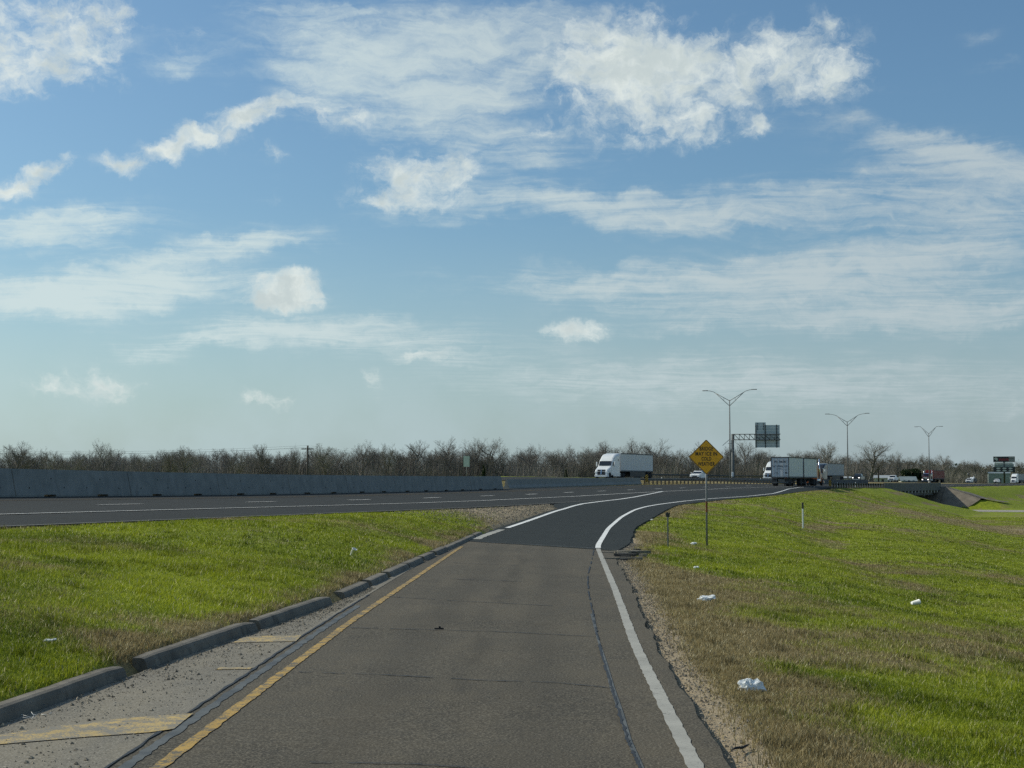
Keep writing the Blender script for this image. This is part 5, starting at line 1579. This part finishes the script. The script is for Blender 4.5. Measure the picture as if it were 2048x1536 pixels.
for X, Yt, D, kd, wx in TALL:
    q = at(X, 960, D); zt_ = at(X, Yt, D).z
    g = gz(q.x, q.y)
    plant(kd, q.x, q.y, (zt_ - g) * 1.10, rt.uniform(0, 6.28), SPEC.get(X, KIND[kd]), None if X in SPEC else 'trees of the bare woodland edge', wx)
for i in range(262):
    u = (i + rt.random()) / 262
    x, y = tl_point(u)
    dd = rt.choice((0, 12, 25, 40)) + rt.uniform(-6, 6)
    b_ = math.atan2(x, y); x += math.sin(b_) * dd; y += math.cos(b_) * dd
    D = y; X = 1024 + F * x / y
    top = np.interp(X, [-200, 300, 800, 1100, 1500, 1700, 1900, 2100], [905, 908, 903, 901, 905, 912, 922, 928]) + rt.uniform(-6, 9)
    H = ((YH - top) / F * D + HC - gz(x, y)) * 1.08
    kd = rt.randrange(8)
    plant(kd, x, y, H, rt.uniform(0, 6.28), KIND[kd], 'trees of the bare woodland edge', rt.uniform(1.0, 1.5), rt.random() < .06)
# undergrowth as one twiggy mass
V, Fq = [], []
nr_ = np.random.default_rng(4)
N = 15500
for i in range(N):
    x, y = tl_point(nr_.random())
    dd = nr_.uniform(-14, 46); b_ = math.atan2(x, y); x += math.sin(b_) * dd; y += math.cos(b_) * dd
    V.append((x, y)); 
bx_ = np.array(V); bz_ = ground_z(bx_[:, 0], bx_[:, 1])
Vt, Ft = [], []
M_ = 13
base = np.repeat(np.c_[bx_, bz_], M_, 0)
nT = len(base)
hh = np.repeat(nr_.uniform(4.0, 9.8, N), M_) * nr_.uniform(.50, 1.0, nT)
an = nr_.uniform(0, 2 * np.pi, nT); ln = nr_.uniform(0, .36, nT) * hh
top_ = base + np.c_[np.cos(an) * ln, np.sin(an) * ln, hh]
base = base + np.c_[nr_.normal(0, .5, (nT, 2)), np.zeros(nT)]
wd = nr_.uniform(.018, .05, nT)
n_ = np.c_[np.cos(an + 1.6) * wd, np.sin(an + 1.6) * wd, np.zeros(nT)]
Vt = np.stack([base - n_, base + n_, top_ + n_ * .4, top_ - n_ * .4], 1).reshape(-1, 3)
Ft = np.arange(nT * 4).reshape(-1, 4)
tag(link('undergrowth', np_mesh('undergrowth', Vt, Ft, 'twigs')), 'tangled leafless undergrowth filling the woodland edge', 'undergrowth', kind='stuff')

def leaf_mass(centres, per, size, seed):
    r_ = np.random.default_rng(seed)
    P = []
    for cx, cy, cz, rx, ry, rz_ in centres:
        d = r_.normal(size=(per, 3)); d /= np.linalg.norm(d, axis=1)[:, None]
        rad = r_.random(per) ** .35
        lump = .78 + .4 * vnoise(d[:, 0] * 2.3 + cx, d[:, 2] * 2.3 + cy, 1.0, 3)
        P.append(np.c_[cx + d[:, 0] * rx * rad * lump, cy + d[:, 1] * ry * rad * lump, cz + d[:, 2] * rz_ * rad * lump])
    P = np.concatenate(P); n = len(P)
    u = r_.normal(size=(n, 3)); u /= np.linalg.norm(u, axis=1)[:, None]
    v = np.cross(u, r_.normal(size=(n, 3))); v /= np.linalg.norm(v, axis=1)[:, None]
    s_ = (size * r_.uniform(.5, 1.3, n))[:, None]
    V = np.stack([P - u * s_ * .5, P + v * s_ * .35, P + u * s_ * .5, P - v * s_ * .35], 1).reshape(-1, 3)
    return V, np.arange(n * 4).reshape(-1, 4)
def evergreen_tree(name, label, X, Yt, Yb, D, w, cone=False, seed=1):
    q = at(X, Yb, D); g = gz(q.x, q.y); H = at(X, Yt, D).z - g
    e = thing(name, label, 'tree', (q.x, q.y, g))
    mb = MB(); mb.tube([(0, 0, -.3), (.1, 0, H * .6)], [.22, .1], 6); mb.build('trunk', 'bark', e)
    cs = []
    r_ = random.Random(seed)
    if cone:
        for k_ in range(9):
            f_ = k_ / 8; cs.append((r_.uniform(-.1, .1), 0, H * (.18 + .76 * f_), w / 2 * (1.05 - .9 * f_), w / 2 * (1.05 - .9 * f_), H * .12))
    else:
        for k_ in range(16):
            a = r_.uniform(0, 6.28); rr = r_.uniform(0, .36) * w
            cs.append((rr * math.cos(a) * 1.1, rr * math.sin(a), H * r_.uniform(.32, .76), w * .20, w * .20, H * .20))
    V, F_ = leaf_mass(cs, 420 if not cone else 200, .42 if not cone else .3, seed)
    link('crown', np_mesh('crown', V, F_, 'evergreen'), e)
evergreen_tree('cedar_tree', 'small dark conical cedar in front of the bare woods', 968, 933, 958, 385, 2.6, True, 3)
evergreen_tree('cedar_tree', 'little dark cedar low in the woods just before the white semi', 1132, 941, 958, 400, 2.6, True, 4)
evergreen_tree('evergreen_oak', 'dark rounded evergreen oak between the white pickup and the maroon truck', 1818, 934, 964, 505, 8.2, False, 5)
evergreen_tree('evergreen_oak', 'dark low evergreen shrub beside the maroon truck', 1850, 945, 966, 545, 6.0, False, 6)
# distant wooded rise
cs = []
rf = random.Random(9)
for k_ in range(150):
    X = -300 + 2700 * (k_ + rf.random()) / 150
    D = rf.uniform(1250, 1650)
    q = at(X, 960, D)
    ty = np.interp(X, [-300, 1500, 1690, 1760, 1870, 1950, 2048, 2300], [940, 936, 927, 923, 924, 929, 931, 928]) + rf.uniform(-2, 4)
    hgt = (YH - ty) / F * D + HC + 1.5
    cs.append((q.x, D, -1.5 + hgt * .45, 17, 15, hgt * .55))
V, F_ = leaf_mass(cs, 240, 3.4, 12)
tag(link('distant_woods', np_mesh('distant_woods', V, F_, 'far_evergreen')), 'far dark evergreen woods along the horizon', 'woods', kind='stuff')

# ------------------------------------------------------------------ grass
def scatter(Da, Db, dens, seed, widen=.42):
    r_ = np.random.default_rng(seed)
    area = widen * (Db ** 2 - Da ** 2) + 6 * (Db - Da)
    n = int(area * dens)
    y = np.sqrt(r_.uniform(Da ** 2, Db ** 2, n)); x = r_.uniform(-1, 1, n) * (widen * y + 3)
    z, inf = ground_z(x, y, True)
    dirt_ = dirtness(x, y, inf)
    ok = (inf['right'] & (inf['dq'] > .10)) | (inf['isl'] & (inf['dr'] > .22) & (inf['dh'] > .03)) | ((inf['o'] < -7.3) & (inf['o'] > -23) & (y > 90))
    ok &= r_.random(n) > np.clip((dirt_ - .25) * 1.5, 0, .97)
    ok &= ~((inf['s'] > S_NEAR - 1) & (inf['s'] < S_FAR + 2) & (inf['o'] < 24))
    for kk in inf: inf[kk] = inf[kk][ok]
    return x[ok], y[ok], z[ok], inf, r_
VV, TT, CC = [], [], []
vo = 0
for Da, Db, dens, hmin, hmax, wdt, sd in ((8.5, 20, 2000, .03, .080, .0045, 1), (20, 34, 1150, .03, .080, .0068, 2), (34, 60, 480, .03, .078, .0105, 3), (60, 105, 170, .03, .070, .018, 4), (105, 230, 28, .03, .075, .042, 5)):
    x, y, z, inf, r_ = scatter(Da, Db, dens, sd)
    n = len(x)
    dr_ = dryness(x, y, inf) + r_.normal(0, .16, n)
    clump = fbm(x, y, 1.6, 3, 44)
    hgt = r_.uniform(hmin, hmax, n) * (.5 + 1.0 * clump)
    tuft = fbm(x, y, 2.6, 2, 71) > .70
    hgt = np.where(tuft, hgt * 1.55, hgt)
    an = r_.uniform(0, 2 * np.pi, n); le = r_.uniform(.1, .95, n) * hgt
    an2 = an + r_.normal(np.pi / 2, .5, n)
    w_ = wdt * r_.uniform(.6, 1.4, n)
    B = np.c_[x, y, z - .01]
    nrm = np.c_[np.cos(an2) * w_, np.sin(an2) * w_, np.zeros(n)]
    mid_ = B + np.c_[np.cos(an) * le * .35, np.sin(an) * le * .35, hgt * .62]
    tip = B + np.c_[np.cos(an) * le, np.sin(an) * le, hgt]
    if Da < 10:
        VV.append(np.stack([B - nrm, B + nrm, mid_ + nrm * .7, mid_ - nrm * .7, tip], 1).reshape(-1, 3))
        nv = 5
        b0 = vo + np.arange(n) * 5
        TT.append(np.concatenate([np.stack([b0, b0 + 1, b0 + 2], 1), np.stack([b0, b0 + 2, b0 + 3], 1), np.stack([b0 + 3, b0 + 2, b0 + 4], 1)]))
    else:
        VV.append(np.stack([B - nrm, B + nrm, tip], 1).reshape(-1, 3))
        nv = 3
        b0 = vo + np.arange(n) * 3
        TT.append(np.stack([b0, b0 + 1, b0 + 2], 1))
    vo += n * nv
    tdry = np.clip((dr_ - .32) / .38, 0, 1)[:, None]
    g0 = np.array([.105, .148, .010]); g1 = np.array([.385, .425, .028])
    q = np.clip(fbm(x, y, .5, 3, 61) * 1.5 - .25 + r_.normal(0, .22, n), 0, 1)[:, None]
    gc = g0 * (1 - q) + g1 * q
    d0 = np.array([.20, .155, .070]); d1 = np.array([.46, .375, .19])
    q2 = np.clip(r_.normal(.4, .3, n), 0, 1)[:, None]
    dc = d0 * (1 - q2) + d1 * q2
    c_ = gc * (1 - tdry) + dc * tdry
    c_[tuft] *= .72
    straw = r_.random(n) < .035
    c_[straw] = np.array([.60, .54, .34])
    CC.append(np.repeat(np.c_[c_, np.ones(n)], nv, 0))
VV, TT, CC = np.concatenate(VV), np.concatenate(TT), np.concatenate(CC)
tag(link('grass', np_mesh('grass', VV, TT, 'grass_blade', {'tone': ('FLOAT_COLOR', CC)})), 'short green and straw-brown mown grass on the verges', 'grass', kind='stuff')

# loose stones in the gore and on the crumbling right edge
r_ = np.random.default_rng(8)
pts = []
n = 10500
D = np.sqrt(r_.uniform(8 ** 2, 31 ** 2, n)); u = r_.random(n) ** 1.9
xk, xj = KX(D), Lx(D) - .5
x = xk + .03 + (xj - xk) * u * .98
pts.append(np.c_[x, D, ramp_z(x, D), r_.uniform(.004, .014, n) * np.where(r_.random(n) < .05, 2.0, 1)])
n = 6500
D = np.sqrt(r_.uniform(8 ** 2, 52 ** 2, n)); x = PRx(D) + .10 + np.abs(r_.normal(0, .30, n)) - .1
pts.append(np.c_[x, D, ground_z(x, D), r_.uniform(.007, .022, n)])
n = 2500
D = r_.uniform(60, 90, n); x = Lx(D) - .4 - r_.random(n) * np.maximum(Lx(D) - np.interp(D, _ey, _ex) - .6, 0)
pts.append(np.c_[x, D, ground_z(x, D), r_.uniform(.015, .045, n)])
n = 500
D = r_.uniform(9, 46, n); x = Lx(D) + r_.random(n) * (Rx(D) - Lx(D))
pts.append(np.c_[x, D, ramp_z(x, D), r_.uniform(.004, .010, n)])
pts = np.concatenate(pts); n = len(pts)
oc = np.array([(1, 0, 0), (-1, 0, 0), (0, 1, 0), (0, -1, 0), (0, 0, .8), (0, 0, -.4)], float)
rr = r_.uniform(.6, 1.3, (n, 6, 1)) * oc[None]
aa = r_.uniform(0, 6.28, n); ca, sa = np.cos(aa)[:, None], np.sin(aa)[:, None]
vx = rr[:, :, 0] * ca - rr[:, :, 1] * sa; vy = rr[:, :, 0] * sa + rr[:, :, 1] * ca
V = np.stack([pts[:, 0:1] + vx * pts[:, 3:4], pts[:, 1:2] + vy * pts[:, 3:4], pts[:, 2:3] + rr[:, :, 2] * pts[:, 3:4] + pts[:, 3:4] * .35], -1).reshape(-1, 3)
f8 = np.array([(0, 2, 4), (2, 1, 4), (1, 3, 4), (3, 0, 4), (2, 0, 5), (1, 2, 5), (3, 1, 5), (0, 3, 5)])
Fq = (np.arange(n)[:, None, None] * 6 + f8[None]).reshape(-1, 3)
tag(link('gravel', np_mesh('gravel', V, Fq, 'gravel')), 'loose gravel along the kerb and the crumbling pavement edge', 'gravel', kind='stuff')

# broken asphalt chunks where the new paving ends at the right edge
rb = random.Random(2)
patch_t = thing('broken_pavement', 'crumbled slabs of broken asphalt beside the white line at the paving seam', 'rubble', (3.0, 46.0, 0))
for k_ in range(20):
    D = rb.uniform(42.0, 47.6); x = float(Rx(D)) + .22 + rb.random() * 1.0
    z = max(float(ramp_z(min(x, float(PRx(D))), D)), gz(x, D)) + .03
    a = rb.uniform(.10, .42); b_ = rb.uniform(.06, .16)
    poly = [(x - 3.0 + a * math.cos(q) * rb.uniform(.7, 1.2), D - 46 + b_ * math.sin(q) * rb.uniform(.7, 1.2)) for q in np.linspace(0, 6.28, 8)[:-1]]
    mb = MB(); mb.prism(poly, 'z', z - .08, z + rb.uniform(-.02, .012)); mb.build('slab', 'rubble_edge' if rb.random() < .4 else 'gore_old', patch_t)

# ------------------------------------------------------------------ litter
def bag(label, X, Y, D, size, seed, squash=.5, stretch=1.5, rz=0.0):
    p = at(X, Y, D); p.z = gz(p.x, p.y)
    bm = bmesh.new(); bmesh.ops.create_icosphere(bm, subdivisions=4, radius=1.0)
    for v in bm.verts:
        q = v.co.copy()
        k1 = float(fbm(np.array([q.x * 1.3 + q.z * 2.1 + seed]), np.array([q.y * 1.3 - q.z * 1.1 + seed * 2]), 1.0, 4, seed)[0])
        k2 = abs(float(vnoise(np.array([q.x * 3 + q.y * 1.7 + seed]), np.array([q.z * 3 - q.x * 1.2]), 1.4, seed)[0]) - .5)
        r1 = .62 + .75 * k1 - .5 * k2
        if q.x > .75: r1 *= 1.15 + .5 * k1
        v.co = Vector((q.x * r1 * stretch, q.y * r1, max(q.z, -.45) * r1 * squash * (1.4 if q.z > 0 else 1)))
    me = bpy.data.meshes.new('plastic_bag'); bm.to_mesh(me); bm.free()
    me.materials.append(MATS['bag_plastic'])
    ob = tag(link('plastic_bag', me), label, 'litter')
    ob.scale = (size, size, size); ob.location = p + Vector((0, 0, size * .30)); ob.rotation_euler = (R(6), R(-8), rz)
def ground_hit(X, Y):
    d = ray(X, Y); D = 10.0
    while D < 400:
        if HC + d.z / d.y * D < gz(d.x / d.y * D, D): break
        D += .2 if D < 60 else 1.0
    return D
bag('large crumpled white plastic bag lying on the dry verge nearest the ramp', 1497, 1384, ground_hit(1497, 1384), .094, 3, .85, 1.3, R(12))
bag('white plastic bag with a twisted handle on the grass below the warning sign', 1408, 1202, ground_hit(1408, 1202), .088, 5, .60, 1.5, R(-8))
bag('small white plastic scrap beside the warning sign post', 1386, 1090, ground_hit(1386, 1090), .085, 8, .5, 1.2, 0)
bag('tiny white plastic scrap in the dry grass beside the curving white line', 1303, 1041, ground_hit(1303, 1041), .06, 9, .6, 1.2, 0)
bag('white paper scrap on the grass slope between the two larger bags', 1391, 1137, ground_hit(1391, 1137), .05, 10, .6, 1.2, 0)
bag('pale scrap of paper in the left grass above the kerb', 95, 1287, ground_hit(95, 1287), .04, 11, .5, 1.6, 0)
def cup(label, X, Y, L_, r0, r1, tilt, rz):
    D = ground_hit(X, Y); p = at(X, Y, D); p.z = gz(p.x, p.y) + r1 * .95
    ob = MB()
    Mt = Matrix.Rotation(rz, 4, 'Z') @ Matrix.Rotation(tilt, 4, 'Y')
    ob.lathe([(0, 0), (r0, 0), (r1, L_), (r1 * 1.06, L_), (r1 * 1.06, L_ + .012), (r1 * .93, L_ + .012), (r1 * .93, L_ - .005), (r0 * .92, .01), (0, .01)], 18, Mt)
    e = thing('paper_cup', label, 'litter', p)
    ob.build('cup', 'white_plastic', e)
cup('white drinking cup lying on its side alone on the open green slope', 1824, 1212, .22, .048, .066, R(82), R(25))
cup('white paper cup tipped over in the grass near the gap in the kerb', 703, 1116, .17, .045, .06, R(30), R(-30))
D = ground_hit(1482, 1508); p = at(1482, 1508, D)
mb = MB(); pts = []
for k_ in range(7):
    x = p.x - .085 + k_ * .030; y = p.y - .10 + k_ * .045
    pts.append((x, y, gz(x, y) + .045 + .006 * math.sin(k_ * 1.3)))
mb.tube(pts, [.006, .011, .012, .011, .012, .010, .004], 6)
tag(mb.build('tyre_strip', 'tyre'), 'black strip of torn tyre rubber lying on the gravel edge', 'litter')
p = on_ramp(878, 1259)
mb = MB(); mb.box((p.x, p.y, p.z + .015), (.14, .03, .02), bev=.004); mb.box((p.x + .01, p.y, p.z + .035), (.03, .03, .03), bev=.004)
tag(mb.build('tyre_scrap', 'tyre'), 'small black scrap of rubber lying in the ramp lane', 'litter')
mb = MB(); rs_ = random.Random(6)
base = on_ramp(52, 1436)
for k_ in range(9):
    a = base + Vector((rs_.uniform(-.28, .28), rs_.uniform(-.25, .25), .012)); an_ = rs_.uniform(0, 3.1); L_ = rs_.uniform(.05, .13)
    mb.tube([a, a + Vector((math.cos(an_) * L_, math.sin(an_) * L_, rs_.uniform(0, .05)))], .0028, 4)
tag(mb.build('straw_stalks', 'letter_white'), 'few pale dry straw stalks beside the kerb and yellow hatch bar', 'straw')
